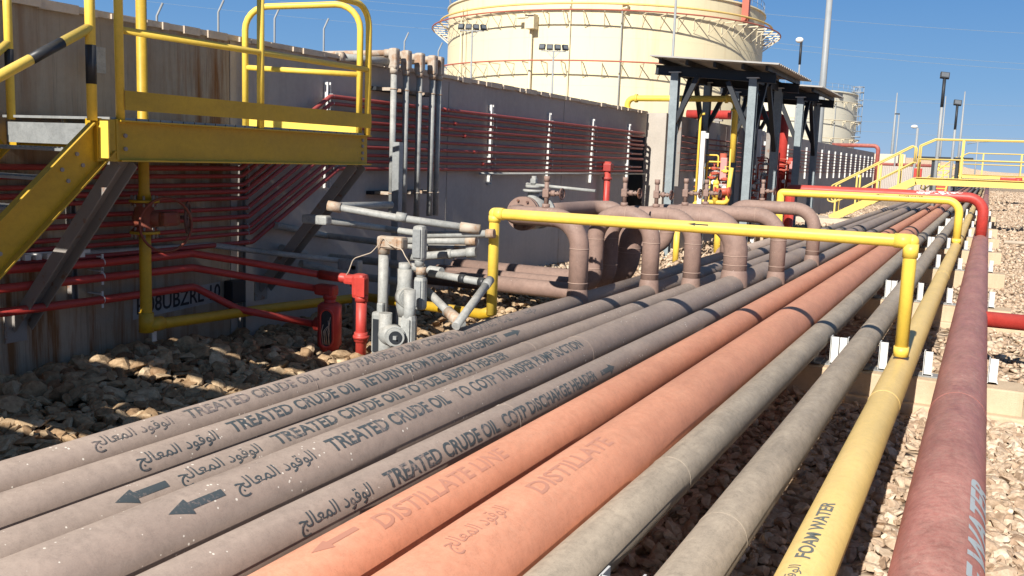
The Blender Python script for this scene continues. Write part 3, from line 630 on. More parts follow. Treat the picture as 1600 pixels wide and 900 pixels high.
for k in range(26):
    x = -1.55+rng.random()*1.05; th = R_(rng.uniform(-20, 60)); s = .02+rng.random()*.045; n = 7
    pts = []
    for j in range(n):
        a = 2*math.pi*j/n; u = s*1.6*math.cos(a)*rng.uniform(.6, 1.2); w = s*math.sin(a)*rng.uniform(.6, 1.2)/r3; rr = r3*1.03+.002
        pts.append((x+u, Y3-rr*math.sin(th+w), z3+rr*math.cos(th+w)))
    mb.add(pts, [tuple(range(n))], False)
mb.build('peeled_patches', 'peel', t)
t = thing('side_branch_pipe', 'bright red pipe branching right from the fire water pipe', 'pipe', (.3, 11.3, .6))
yb = aZ(1575, 502, .6).y
MB().tube([(-.03, yb, .6), (9, yb, .6)], .085, 32).build('pipe_body', 'red', t)

# ---------------------------------------------------------------- yellow platform
XB = -5.9
pf = thing('access_platform', 'yellow steel access platform with stairs bracketed to the stained wall', 'platform', (XB, 5, 0))
Za, Zb2 = 2.005, 2.315; Y0p, Y1p = 5.12, 8.36
mb = MB(); H = Zb2-Za
mb.box((XB, (Y0p+Y1p)/2, (Za+Zb2)/2), (.012, Y1p-Y0p, H)); mb.box((XB+.03, (Y0p+Y1p)/2, Zb2-.006), (.07, Y1p-Y0p, .012)); mb.box((XB+.03, (Y0p+Y1p)/2, Za+.006), (.07, Y1p-Y0p, .012))
mb.build('outer_beam', 'yellow_shaded', pf)
mb = MB()
for (y, z) in ((8.27, 2.07), (8.27, 2.13), (8.27, 2.2), (8.27, 2.26), (5.2, 2.1), (5.2, 2.2)): mb.cyl((XB-.01, y, z), (XB+.022, y, z), .016, 8)
for u in (.25, .42, 1.15, 1.32):
    for w in (-.04, .04):
        q = Vector((XB-.005, 4.98, 2.18))+Vector((0, -1.75, -1.55)).normalized()*u+Vector((0, w*.6, -w)); mb.cyl(q, q+Vector((.022, 0, 0)), .015, 8)
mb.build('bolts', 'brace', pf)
mb = MB(); mb.box((XB-.02, 5.02, 2.16), (.12, .2, .31)); mb.box((XB+.03, 4.95, 2.17), (.03, .02, .3)); mb.box((XB+.03, 5.10, 2.17), (.03, .02, .3)); mb.build('corner_bracket', 'yellow_shaded', pf)
mb = MB()
for y in np.arange(5.15, 8.33, .12): mb.box(((XB-7.16)/2, y, 2.325), (7.16+XB-.02, .108, .02))
for x in (-6.0, -6.5, -7.1): mb.box((x, 6.74, 2.30), (.03, 3.2, .028))
mb.build('deck_grating', 'galv', pf)
for y in (5.2, 6.75, 8.3):
    mb = MB(); mb.box(((XB-7.2)/2, y, 2.17), (7.2+XB-.02, .06, .2)); mb.build('cross_beam', 'yellow_shaded', pf)
for y in (5.14, 8.16):
    mb = MB(); a = Vector((XB-.02, y, 2.0)); b = Vector((-7.19, y, .58)); mb.bar(a, b, .01, .11); mb.bar(a+Vector((0, .08, .05)), b+Vector((0, .08, .05)), .16, .01); mb.bar(a+Vector((0, .16, 0)), b+Vector((0, .16, 0)), .01, .11)
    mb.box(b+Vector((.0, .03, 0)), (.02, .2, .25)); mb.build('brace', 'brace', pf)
# rails
def rail(pts, R, r, name='handrail', mat='yellow', seg=14):
    return MB().tube(elbow(pts, R, 6), r, seg).build(name, mat, pf)
rr = .033
Xr = XB+.0
ztop = 3.64
rail([(Xr, Y0p+.05, 2.3), (Xr, Y0p+.05, ztop), (Xr, 8.37, ztop), (Xr, 8.37, 2.3)], .22, rr)
rail([(Xr, 6.72, 2.32), (Xr, 6.72, ztop)], .1, rr, 'rail_post')
za = aX(190, 47, Xr).z; zb = aX(580, 110, Xr).z
rail([(Xr, Y0p+.05, za), (Xr, 8.37, zb)], .1, rr*.85, 'middle_rail')
mb = MB(); t0 = aX(195, 157, Xr).z; mb.box((Xr+.04, (Y0p+.06+8.38)/2, t0), (.006, 8.38-Y0p-.06, .145)); mb.build('toe_board', 'yellow_shaded', pf)
zl_ = aX(395, 14, -7.1).z; zr_ = aX(572, 8, -5.98).z
rail([(-7.1, 7.85, 2.3), (-7.1, 7.85, zl_), (-5.98, 8.33, zr_), (-5.98, 8.33, 2.3)], .25, rr, 'end_rail')
rail([(-7.1, 7.85, aX(387, 106, -7.1).z), (-5.98, 8.33, aX(565, 117, -5.98).z)], .1, rr*.85, 'middle_rail')
mb = MB(); mb.bar((-7.1, 7.86, 2.40), (-5.99, 8.33, 2.40), .006, .12); mb.build('toe_board', 'yellow', pf)
# stairs going down towards the viewer
dn = Vector((0, -1.75, -1.55)).normalized()
def string(x, nm):
    a = Vector((x, 4.98, 2.18)); b = a+dn*3.1
    mb = MB(); mb.bar(a, b, .012, .26); mb.bar(a+Vector((.03, -.09, .10)), b+Vector((.03, -.09, .10)), .07, .012); mb.bar(a+Vector((.03, .09, -.10)), b+Vector((.03, .09, -.10)), .07, .012)
    return mb.build(nm, 'yellow_shaded', pf)
string(XB, 'stringer'); string(-7.08, 'stringer')
for k in range(8):
    c = Vector((0, 4.98, 2.18))+dn*(.18+.31*k)
    mb = MB(); mb.box(((XB-7.08)/2, c.y, c.z+.02), (1.12, .24, .02))
    for j in range(20): mb.box((XB-.06-j*.056, c.y, c.z+.034), (.02, .2, .008))
    mb.build('tread', 'galv', pf)
mb = MB(); mb.box(((XB-7.08)/2, 5.06, 2.2), (1.1, .02, .16)); mb.build('nosing_plate', 'galv', pf)
MB().box((XB+.075, 4.94, 2.165), (.13, .012, .27)).build('end_plate', 'yellow', pf)
p1 = aX(158, 60, XB+.02); q0 = aX(-120, 195, XB+.02)
top = aX(157, 2, XB+.02)
rail([(p1.x, 4.9, 2.3), (p1.x, 4.9, 3.9)], .1, rr*1.1, 'rail_post')
pp_ = Vector((p1.x, 4.9, aX(155, 45, XB+.02).z)); rail([pp_, aX(-160, 205, XB+.02)], .1, rr*1.1, 'stair_handrail')
rail([(-7.05, 5.1, 2.3), (-7.05, 5.1, 3.9)], .1, rr, 'rail_post')
rail([(-7.05, 5.1, 2.9), (-7.05, 3.6, 1.6)], .1, rr, 'stair_handrail')
mb = MB(); z0 = aX(158, 133, XB).z; z1 = aX(157, 73, XB).z; mb.cyl((p1.x, 4.9, z0), (p1.x, 4.9, z1), rr*1.1+.0015, 16); mb.build('black_band', 'black', pf); mb = MB()
d = (aX(-160, 205, XB+.02)-pp_); t0 = .17; t1 = .35
mb.cyl(pp_+d*t0, pp_+d*t1, rr*1.1+.0015, 16); zq = aX(8, 100, -7.05).z; mb.build('black_band', 'black', pf)
mb = MB(); mb.cyl((-7.05, 5.1, zq-.06), (-7.05, 5.1, zq+.12), rr+.0015, 16); mb.build('black_band', 'black', pf)
mb = MB(); mb.box((-7.0, 5.9, 2.85), (.02, .16, .22)); mb.build('wall_clamp', 'galv', pf)

cv = thing('shade_slats', 'unseen slatted cover added at the far left to cast striped shade on the stones', 'cover', (-6, 1, 0))  # unseen helper, slat gaps set to throw light stripes on the rubble
for (ya, yb, xa) in ((-1.2, .22, -4.6), (.42, .92, -4.6), (1.14, 1.80, -4.75), (2.02, 2.68, -4.75), (2.88, 3.25, -4.9), (3.34, 4.0, -6.05)):
    MB().box(((xa-7.15)/2, (ya+yb)/2, 2.78), (7.15+xa, yb-ya, .03)).build('cover_plate', 'galv', cv)
for x in (-4.9, -7.0): MB().box((x, .9, 2.72), (.06, 4.2, .08)).build('bearer', 'galv', cv)
for y in (-1., 2.6): MB().box((-4.9, y, 1.35), (.08, .08, 2.7)).build('post', 'galv', cv)

# yellow riser with valve and chain wheel
yr = thing('riser_pipe', 'yellow riser pipe on the stained wall passing behind the platform', 'pipe', (-6.75, 6.16, .4))
XR, YR = -6.75, 6.16; ZV = aX(245, 340, XR).z
f1 = aX(226, 314, XR).z; f2 = aX(226, 363, XR).z
MB().tube([(XR, YR, 4.6), (XR, YR, f1+.1), (XR, YR, f1)], [.046, .046, .065], 26).build('upper_pipe', 'yellow_shaded', yr)
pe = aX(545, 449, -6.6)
MB().tube(elbow([(XR, YR, f2), (XR, YR, f2-.2), (XR, YR, .5), (XR, 7.7, .45), (-6.55, 9.3, .42), (-4.4, 8.25, .58), (-4.24, 8.19, .64)], .09, 6), .052, 26).build('lower_pipe', 'yellow_shaded', yr)
mb = MB(); mb.cyl((XR, YR, .44), (XR, YR, .62), .066, 24); mb.cyl((XR, YR, .5), (XR, YR+.18, .5), .066, 24); mb.build('elbow_fitting', 'yellow_shaded', yr)
mb = MB()
for z in (f1, f2): mb.cyl((XR, YR, z-.012), (XR, YR, z+.012), .13, 28); 
mb.build('flange', 'yellow_shaded', yr)
mb = MB()
for z in (f1, f2):
    for k in range(8):
        a = k*math.pi/4; mb.cyl((XR+.105*math.cos(a), YR+.105*math.sin(a), z-.05), (XR+.105*math.cos(a), YR+.105*math.sin(a), z+.05), .011, 6)
mb.build('bolts', 'brace', yr)
vb = thing('gear_valve', 'rusty red valve with a handwheel and chain ring between the yellow flanges', 'valve', (XR, YR, ZV))
mb = MB(); mb.tube([(XR, YR, f2+.015), (XR, YR, f2+.06), (XR, YR, ZV), (XR, YR, f1-.06), (XR, YR, f1-.015)], [.12, .08, .11, .08, .12], 24)
mb.cyl((XR, YR, ZV), (XR+.14, YR+.06, ZV), .07, 20); mb.box((XR+.16, YR+.12, ZV), (.12, .2, .13), bev=.03); mb.build('valve_body', 'valve_shaded_rust', vb)
wc = Vector((XR+.16, YR+.36, ZV-.0)); ax = Vector((.75, .55, 0))
mb = MB(); mb.torus(wc, ax, .14, .012, 30, 8); mb.cyl(wc-ax.normalized()*.2, wc, .018, 10)
t_ = ax.orthogonal().normalized(); u_ = ax.normalized().cross(t_)
for k in range(4):
    a = k*math.pi/4; q = (t_*math.cos(a)+u_*math.sin(a))*.14; mb.cyl(wc-q, wc+q, .008, 6)
mb.build('handwheel', 'handwheel', vb)
mb = MB(); wc2 = Vector((XR+.2, YR+.06, ZV-.05)); mb.torus(wc2, (1, -.35, 0), .24, .012, 40, 8); mb.build('chain_wheel', 'valve_shaded_rust', vb)

# thicker red conduits low on the wall, ending in the seal fittings
def low_red(pts, label, ends):
    t = thing('red_conduit', label, 'conduit', pts[0]); MB().tube(elbow(pts, .1, 5), .037, 18).build('conduit_pipe', 'red', t)
    return t
YS = 7.9
a_ = [(-7.0, 3.0, aX(0, 422, -7).z-.0)]
def L(pts): return [aX(x, y, v) if k == 'X' else aY(x, y, v) for x, y, k, v in pts]
ra = low_red(L([(-150, 432, 'X', -7.0), (157, 411, 'X', -7.0), (300, 396, 'X', -7.0), (377, 408, 'X', -6.75), (500, 429, 'Y', YS), (556, 437, 'Y', YS)]), 'upper of the thick red conduits sagging across the stained wall', 0)
rb = low_red(L([(-150, 468, 'X', -7.0), (157, 434, 'X', -7.0), (300, 418, 'X', -7.0), (377, 431, 'X', -6.75), (497, 451, 'Y', YS)]), 'middle thick red conduit leading into the red seal fitting', 0)
rc = low_red(L([(-150, 508, 'X', -7.0), (163, 468, 'X', -7.0), (303, 448, 'X', -7.0), (372, 483, 'X', -6.75), (500, 508, 'Y', YS)]), 'lowest thick red conduit crossing in front of the stencilled number', 0)
mb = MB()
for ob, y in ((ra, 410), (rb, 432), (rc, 468)):
    p = aX(160, y, -7.0); m2 = MB(); m2.torus(p, (0, 1, 0), .033, .007, 16, 6); m2.box(p+Vector((-.09, 0, .05)), (.16, .04, .01)); m2.box(p+Vector((.0, 0, .0)), (.012, .02, .15)); m2.build('clamp', 'galv_white', ob)
# LB box + drop
MB().tube(L([(500, 429, 'Y', YS), (556, 437, 'Y', YS)]), .05, 20).build('conduit_sleeve', 'red', ra)
p = aY(560, 437, YS)
t = thing('conduit_elbow_box', 'bright red conduit elbow box and drop pipe beside the sealed fitting', 'conduit fitting', (p.x, YS, 0))
mb = MB(); mb.box(aY(563, 447, YS-.0), (.15, .13, .26), bev=.045); mb.box(aY(552, 437, YS), (.2, .1, .1), bev=.03); mb.build('elbow_box', 'red', t)
mb = MB(); c = aY(563, 450, YS-.055); c = aY(563, 449, YS-.07); mb.box(c, (.1, .014, .2), bev=.006); mb.build('cover_plate', 'red', t)
mb = MB(); a = aY(565, 465, YS); b = aY(563, 560, YS); mb.cyl((a.x, YS, a.z), (a.x, YS, b.z), .056, 20); mb.cyl((a.x, YS, a.z-.04), (a.x, YS, a.z+.03), .068, 18)
z = aY(563, 526, YS).z; mb.cyl((a.x, YS, z-.05), (a.x, YS, z+.05), .072, 8); mb.cyl((a.x, YS, z-.015), (a.x, YS, z+.015), .084, 20); mb.build('drop_pipe', 'red', t)
# seal fitting
xs = aY(515, 500, YS).x
t = thing('seal_fitting', 'red sealing fitting with an open oval window full of pale fibres', 'conduit fitting', (xs, YS, 0))
zA = aY(515, 474, YS).z; zB = aY(515, 548, YS).z
mb = MB(); mb.cyl((xs, YS, zA-.05), (xs, YS, zA+.08), .06, 20); mb.box((aY(510, 452, YS).x, YS, aY(510, 453, YS).z), (.24, .13, .12), bev=.035); mb.cyl((xs, YS, zA+.05), (xs, YS, zA+.1), .07, 20)
zc = (zA+zB)/2; mb.cyl((xs-.16, YS-.02, zc+.02), (xs-.02, YS, zc+.02), .075, 18)
mb.tube([(xs, YS+.0, zA+.01), (xs, YS, zA-.02), (xs, YS, zB+.08), (xs, YS, zB+.03), (xs, YS, zB-.04)], [.09, .125, .125, .1, .075], 32); mb.build('fitting_body', 'red', t)
wn = Vector((.38, -.92, 0)).normalized(); wr = Vector((-wn.y, wn.x, 0)); W0 = Vector((xs, YS, zc+.01)); n = 28
def oval(k, g=1., out=.128):
    a = 2*math.pi*k/n; sx = .064*g*math.cos(a); sz = .075*g*math.sin(a)+(.115 if math.sin(a) > 0 else -.115)*g
    return W0+wn*(out-(sx*sx)*2.0)+wr*sx+Vector((0, 0, sz))
MB().prism([oval(k) for k in range(n)], wn*(-.05)).build('window_cavity', 'black', t)
MB().tube([oval(k, 1.04, .132) for k in range(n+1)], .012, 8, False).build('window_rim', 'red', t)
mb = MB(); rng = random.Random(3)
for k in range(6):
    u = -.035+.014*k; b0 = W0+wr*u+wn*.132
    mb.tube([b0+Vector((0, 0, -.17)), b0+wr*rng.uniform(-.02, .02)+wn*.01+Vector((0, 0, -.03)), b0+wr*rng.uniform(-.03, .03)+Vector((0, 0, rng.uniform(-.02, .14)))], .0036, 6)
mb.build('fibres', 'coping', t)
MB().cyl((xs, YS, -.1), (xs, YS, zB-.03), .08, 24).build('stub_pipe', 'conduit_grey', t)
# number stencilled on the wall
nm = thing('wall_number', 'black stencilled number on a pale patch of the stained wall', 'sign', (-7.2, 7.0, .6))
m, nt_, bs = new_mat('pale_number_patch'); n_ = noise(nt_, 8, 5, .6, coords(nt_)); c = ramp(nt_, n_.outputs[0], [(.2, (.22, .21, .2)), (.8, (.42, .4, .38))]); nt_.links.new(c.outputs[0], bs.inputs['Base Color']); bs.inputs['Roughness'].default_value = .85; M['patch'] = m
A = aX(208, 468, -7.196); B = aX(344, 440, -7.196); C_ = aX(208, 500, -7.196); D_ = aX(344, 470, -7.196)
MB().prism([A, B, D_, C_], (-.004, 0, 0)).build('pale_patch', 'patch', nm)
me = text_mesh('H08UBZRL 10', 1, .015, .9); xs_ = [v.co.x for v in me.vertices]; ys_ = [v.co.y for v in me.vertices]
A2 = aX(214, 492, -7.193); B2 = aX(344, 466, -7.193); h = aX(214, 466, -7.193)-A2
for v in me.vertices:
    u = (v.co.x-min(xs_))/(max(xs_)-min(xs_)); w = (v.co.y-min(ys_))/(max(ys_)-min(ys_)); v.co = A2+(B2-A2)*u+h*w-Vector((-7.2, 7.0, .6))
me.materials.append(M['ink_wall']); ob = bpy.data.objects.new('lettering', me); COL.objects.link(ob); ob.parent = nm
tj = thing('junction_box', 'small dark junction box on the wall right of the stencilled number', 'box', (-7.15, 7.6, .75))
mb = MB(); c = aX(367, 455, -7.13); mb.box(c, (.12, .2, .24), bev=.01); mb.build('box_body', 'steel_dark', tj)
tb = thing('wall_tag', 'small white tag on the wall under the yellow elbow', 'tag', (-7.1, 6.4, .3))
MB().box(aX(241, 525, -6.9), (.01, .05, .1)).build('plate', 'white', tb)
cg = thing('grey_conduit', 'thin grey conduit running behind the thick red conduits', 'conduit', (-7.1, 5, .9))
MB().tube(elbow(L([(-150, 410, 'X', -7.1), (150, 395, 'X', -7.1), (330, 383, 'X', -7.1), (400, 392, 'X', -6.9), (535, 408, 'Y', 8.3)]), .1, 4), .03, 14).build('conduit_pipe', 'conduit_grey', cg)
mb = MB(); mb.box(aY(547, 414, 8.3), (.27, .1, .12), bev=.02); c = aY(556, 430, 8.3); mb.box(c, (.1, .1, .25), bev=.02); mb.build('elbow_box', 'conduit_grey', cg)
MB().cyl(aY(557, 440, 8.3), aY(557, 545, 8.3), .045, 16).build('drop_pipe', 'conduit_grey', cg)
tr = thing('slotted_channel', 'pale slotted channel rail on the wall behind the diagonal brace', 'support', (-7.1, 5.4, 1.0))
mb = MB()
for k in range(9):
    a = aX(-10+k*17, 405-k*1.0, -7.0); mb.box(a, (.05, .05, .05))
mb.bar(aX(-20, 402, -7.03), aX(140, 392, -7.03), .02, .03); mb.build('rail', 'galv_white', tr)

# ---------------------------------------------------------------- grey riser conduits on the wall
vc = [((615, 108), (612, 332), -6.9, 'first'), ((633, 115), (632, 325), -6.88, 'second'), ((655, 120), (651, 340), -6.86, 'third'), ((674, 122), (672, 345), -6.84, 'fourth'), ((685, 118), (681, 342), -6.84, 'fifth')]
for (a, b, X, nme) in vc:
    pa, pb = aX(*a, X), aX(*b, X); y = (pa.y+pb.y)/2
    t = thing('riser_conduit', '%s grey vertical riser conduit from the left, over the concrete wall' % nme, 'conduit', (X, y, 1.2), 'grey riser conduits over the wall')
    MB().cyl((X, y, 1.3), (X, y, 3.22), .04, 18).build('conduit_pipe', 'conduit_grey', t)
    mb = MB(); mb.box((X, y, 3.33), (.12, .11, .26), bev=.03); mb.cyl((X, y, 3.14), (X, y, 3.22), .052, 14); mb.cyl((X-.04, y, 3.40), (X-.14, y, 3.40), .05, 14); mb.build('elbow_box', 'galv_cap', t)
    mb = MB(); mb.cyl((X-.1, y, 3.40), (X-1.5, y, 3.40), .04, 16); mb.build('crossing_run', 'galv_cap', t)
    mb = MB(); mb.torus((X, y, 2.95), (0, 0, 1), .042, .008, 16, 6); mb.torus((X, y, 1.62), (0, 0, 1), .042, .008, 16, 6); mb.box((X-.1, y, 2.95), (.2, .03, .04)); mb.box((X-.1, y, 1.62), (.2, .03, .04)); mb.build('clamp', 'galv_cap', t)
t = thing('crossing_conduit', 'grey conduit lying across the wall top towards the riser conduits', 'conduit', (-7.1, 9.8, 3.3))
a = aX(527, 88, -7.2); b = aX(612, 97, -6.95)
MB().cyl(a, b, .045, 16).build('conduit_pipe', 'conduit_grey', t); MB().cyl(a, a+(b-a)*.1, .06, 16).build('coupling', 'galv_cap', t)
for k, zz in enumerate((2.95, 1.62)):
    t = thing('cross_channel', ['upper', 'lower'][k]+' short channel holding the grey riser conduits', 'support', (-7.1, 10.9, zz), 'channels holding the riser conduits')
    MB().box((-7.13, 10.85, zz), (.13, 1.3, .045)).build('channel', 'steel_dark', t)
t = thing('support_post', 'galvanised channel post standing behind the grey conduit cluster', 'post', (-6.3, 9.3, 0))
a = aY(619, 222, 9.4); b = aY(612, 560, 9.4)
mb = MB(); mb.box((a.x, 9.4, a.z/2), (.09, .012, a.z)); mb.box((a.x-.042, 9.44, a.z/2), (.01, .08, a.z)); mb.box((a.x+.042, 9.44, a.z/2), (.01, .08, a.z)); mb.build('channel', 'galv', t)

# ---------------------------------------------------------------- grey conduit cluster
def cond(name, label, pts, r=.036, mat='conduit_grey', R=.05):
    P = L(pts); t = thing(name, label, 'conduit', P[0]); MB().tube(elbow(P, R, 4), r, 18).build('conduit_pipe', mat, t); return t, P
def fit(t, P, i, ln=.1, r=.05, mat='galv_cap', back=False):
    a = P[i]; b = P[i+1] if not back else P[i-1]; d = (b-a).normalized(); MB().cyl(a-d*.03, a+d*ln, r, 18).build('coupling', mat, t)
t, P = cond('grey_conduit', 'uppermost pale grey conduit crossing in front of the riser conduits', [(612, 320, 'Y', 8.2), (517, 322, 'Y', 7.45), (620, 340, 'Y', 7.7), (745, 358, 'Y', 8.0)])
fit(t, P, 1); fit(t, P, 3, .16, .048, back=True); a = P[1]+(P[3]-P[1])*.45; MB().cyl(a, a+(P[3]-P[1]).normalized()*.1, .046, 16).build('coupling', 'conduit_grey', t)
t, P = cond('grey_conduit', 'shaded grey conduit just below the uppermost one with a pale box at its end', [(495, 343, 'Y', 7.5), (600, 357, 'Y', 9.0), (745, 378, 'Y', 8.7)])
MB().box(P[0], (.3, .1, .09), bev=.02).build('elbow_box', 'conduit_grey', t)
t, P = cond('grey_conduit', 'shaded conduit behind the grey cluster, third from the top', [(430, 352, 'X', -7.05), (510, 368, 'Y', 9.4), (620, 382, 'Y', 9.2), (700, 390, 'Y', 9.)], .038)
t, P = cond('grey_conduit', 'dark low conduit behind the grey cluster at mid height', [(440, 388, 'X', -7.05), (500, 400, 'Y', 9.5), (600, 410, 'Y', 9.3), (690, 424, 'Y', 9.)], .045)
t, P = cond('grey_conduit', 'lowest dark conduit behind the grey cluster', [(470, 412, 'X', -7.0), (560, 432, 'Y', 9.5), (640, 442, 'Y', 9.3)], .045)
t, P = cond('grey_conduit', 'pale conduit ending in a round cap left of the yellow riser, highest of three', [(660, 367, 'Y', 7.95), (768, 365, 'Y', 8.05)], .036)
fit(t, P, 1, .05, .045, back=True)
t, P = cond('grey_conduit', 'pale conduit with a tan cap, middle of the three beside the yellow riser', [(625, 376, 'Y', 8.25), (740, 377, 'Y', 8.35)], .036); fit(t, P, 1, .08, .044, back=True)
t, P = cond('grey_conduit', 'conduit with a tan tip between the two lower caps', [(670, 387, 'Y', 8.45), (728, 388, 'Y', 8.5)], .036); fit(t, P, 1, .12, .04, back=True)
t, P = cond('grey_conduit', 'grey conduit ending in a hexagonal cap, lowest of those beside the yellow riser', [(640, 402, 'Y', 8.05), (740, 394, 'Y', 8.15)], .04); fit(t, P, 1, .07, .05, 'conduit_grey', back=True)
MB().cyl(P[0]+(P[1]-P[0])*.6, P[0]+(P[1]-P[0])*.67, .05, 6).build('union_nut', 'conduit_grey', t)
t = thing('vertical_conduit', 'dark vertical conduit in the platform shade left of the grey cluster', 'conduit', aY(496, 400, 9.35)); p = aY(496, 345, 9.35)
MB().cyl((p.x, 9.35, .1), (p.x, 9.35, p.z), .05, 18).build('conduit_pipe', 'conduit_grey', t)
mb = MB(); mb.box((p.x+.02, 9.35, p.z-.1), (.16, .13, .16), bev=.03); mb.box((p.x+.02, 9.35, p.z-.65), (.16, .13, .16), bev=.03); mb.build('elbow_box', 'conduit_grey', t)
# vertical pipe with tan elbow box at the top left of the cluster
t = thing('vertical_conduit', 'tall grey conduit with a rusty tan elbow box on top', 'conduit', aY(600, 500, 7.9))
a = aY(600, 378, 7.9); b = aY(599, 545, 7.9)
MB().cyl((a.x, 7.9, .05), (a.x, 7.9, a.z), .052, 22).build('conduit_pipe', 'conduit_grey', t)
mb = MB(); mb.box((a.x+.1, 7.9, a.z-.0), (.3, .13, .13), bev=.03); mb.cyl((a.x, 7.9, a.z-.12), (a.x, 7.9, a.z+.03), .06, 20); mb.build('elbow_box', 'galv_cap', t)
mb = MB(); mb.box((a.x+.1, 7.83, a.z), (.2, .012, .09), bev=.004); mb.build('cover_plate', 'galv_cap', t)
# thick pale vertical with round hub
t = thing('conduit_stack', 'thick pale conduit stack with a round hub and side elbow boxes', 'conduit fitting', aY(632, 500, 7.75))
c = aY(632, 460, 7.75)
mb = MB(); z1 = aY(632, 420, 7.75).z; z2_ = aY(632, 495, 7.75).z; mb.tube([(c.x, 7.75, z1), (c.x, 7.75, c.z+.1), (c.x, 7.75, c.z), (c.x, 7.75, c.z-.12), (c.x, 7.75, z2_)], [.07, .07, .085, .08, .055], 26); mb.cyl((c.x, 7.75, z1-.03), (c.x, 7.75, z1+.06), .062, 20)
mb.cyl((c.x, 7.75, .05), (c.x, 7.75, z2_), .055, 22); mb.build('stack_body', 'conduit_grey', t)
mb = MB(); d = Vector((.8, -.6, 0)).normalized(); cc = c+Vector((0, 0, -.02)); mb.cyl(cc, cc+d*.11, .1, 28); mb.cyl(cc+d*.11, cc+d*.13, .085, 28); mb.build('round_hub', 'conduit_grey', t)
e = aY(657, 458, 7.62)
mb = MB(); mb.cyl(cc+d*.1, e, .045, 18); mb.box(e+Vector((0, 0, .0)), (.11, .1, .32), bev=.035); mb.cyl(e+Vector((0, 0, .14)), e+Vector((0, 0, .24)), .042, 18); mb.build('lower_elbow_box', 'conduit_grey', t)
MB().box(e+Vector((.0, -.056, 0)), (.07, .012, .25), bev=.005).build('cover_plate', 'galv', t)
g = aY(656, 380, 7.62)
mb = MB(); mb.cyl(e+Vector((0, 0, .2)), g+Vector((0, 0, -.15)), .036, 18); mb.box(g, (.12, .11, .34), bev=.04); mb.cyl(g+Vector((0, 0, -.22)), g+Vector((0, 0, -.13)), .046, 18); mb.build('upper_elbow_box', 'conduit_grey', t)
MB().box(g+Vector((.0, -.062, .0)), (.085, .012, .27), bev=.005).build('cover_plate', 'galv', t)
MB().cyl(e+Vector((0, 0, .18)), e+Vector((0, 0, .25)), .05, 18).build('tan_coupling', 'galv_cap', t)
# lower group with round plug
t = thing('plug_fitting', 'grey T fitting with a dark round plug facing the pipes', 'conduit fitting', aY(613, 540, 7.2))
c = aY(616, 524, 7.25); d = Vector((.62, -.78, 0)).normalized()
mb = MB(); mb.cyl(c-d*.08, c+d*.07, .095, 28); mb.cyl(c+d*.07, c+d*.11, .083, 28); mb.cyl((c.x-.1, 7.25, .0), (c.x-.1, 7.25, c.z+.2), .062, 20); mb.ball((c.x-.06, 7.25, c.z), .1, 20); mb.build('fitting_body', 'conduit_grey', t)
MB().cyl(c+d*.1, c+d*.118, .06, 24).build('round_plug', 'steel_dark', t)
MB().box(c+d*.12, (.035, .03, .035)).build('plug_key', 'galv', t)
t = thing('flat_fitting', 'flat grey oblong fitting left of the round plug', 'conduit fitting', aY(590, 540, 7.5))
c = aY(592, 520, 7.5); mb = MB(); mb.box(c, (.14, .08, .42), bev=.035); mb.box(c+Vector((.02, .0, .24)), (.07, .06, .12), bev=.02); mb.build('fitting_body', 'conduit_grey', t)
MB().box(c+Vector((.0, -.045, -.02)), (.08, .01, .32), bev=.004).build('cover_plate', 'steel_dark', t)
t = thing('oval_fitting', 'tall grey oval cover fitting right of the round plug', 'conduit fitting', aY(638, 530, 7.35))
c = aY(639, 519, 7.35); mb = MB(); mb.box(c, (.14, .12, .34), bev=.055); mb.cyl(c, (c.x, c.y, .9), .055, 20); mb.build('fitting_body', 'conduit_grey', t)
MB().box(c+Vector((0, -.065, 0)), (.095, .014, .26), bev=.006).build('cover_plate', 'conduit_grey', t)
# lower diagonal pipes with black bands
t, P = cond('banded_conduit', 'pale conduit with two black bands pointing at the yellow riser foot', [(672, 427, 'Y', 7.9), (765, 443, 'Y', 7.8)], .037)
mb = MB(); d = P[1]-P[0]
for u in (.52, .84): MB().cyl(P[0]+d*u, P[0]+d*(u+.09), .045, 20).build('black_band', 'black', t)
t, P = cond('slanted_conduit', 'pale conduit slanting down in front of the yellow riser foot', [(766, 437, 'Y', 7.75), (712, 510, 'Y', 7.0)], .038)
MB().cyl(P[0], P[0]+(P[1]-P[0])*.15, .042, 18).build('coupling', 'conduit_grey', t)
t, P = cond('slanted_conduit', 'pale conduit running down to the ground under the slanting one', [(668, 455, 'Y', 7.8), (700, 487, 'Y', 7.7), (722, 507, 'Y', 7.5)], .04)
a = P[1]; MB().cyl(a, a+(P[2]-a).normalized()*.3, .055, 18).build('tan_end', 'galv_cap', t); MB().torus(a, P[2]-a, .048, .01).build('clamp_ring', 'galv', t)
t = thing('plastic_sheet', 'crumpled black plastic sheet on the gravel under the grey conduits', 'sheet', (-4.8, 8, .1))
mb = MB(); rng = random.Random(11); nx, ny = 16, 9
ctr = aY(688, 520, 7.3)
vs = [(ctr.x-.35+.8*i/(nx-1), 6.9+.9*j/(ny-1)+.1*rng.random(), .16+.1*math.sin(i*1.1+j)*math.sin(j*.9)+rng.random()*.07) for j in range(ny) for i in range(nx)]
mb.add(vs, [(j*nx+i, j*nx+i+1, (j+1)*nx+i+1, (j+1)*nx+i) for j in range(ny-1) for i in range(nx-1)], True); mb.build('sheet', 'sack', t)
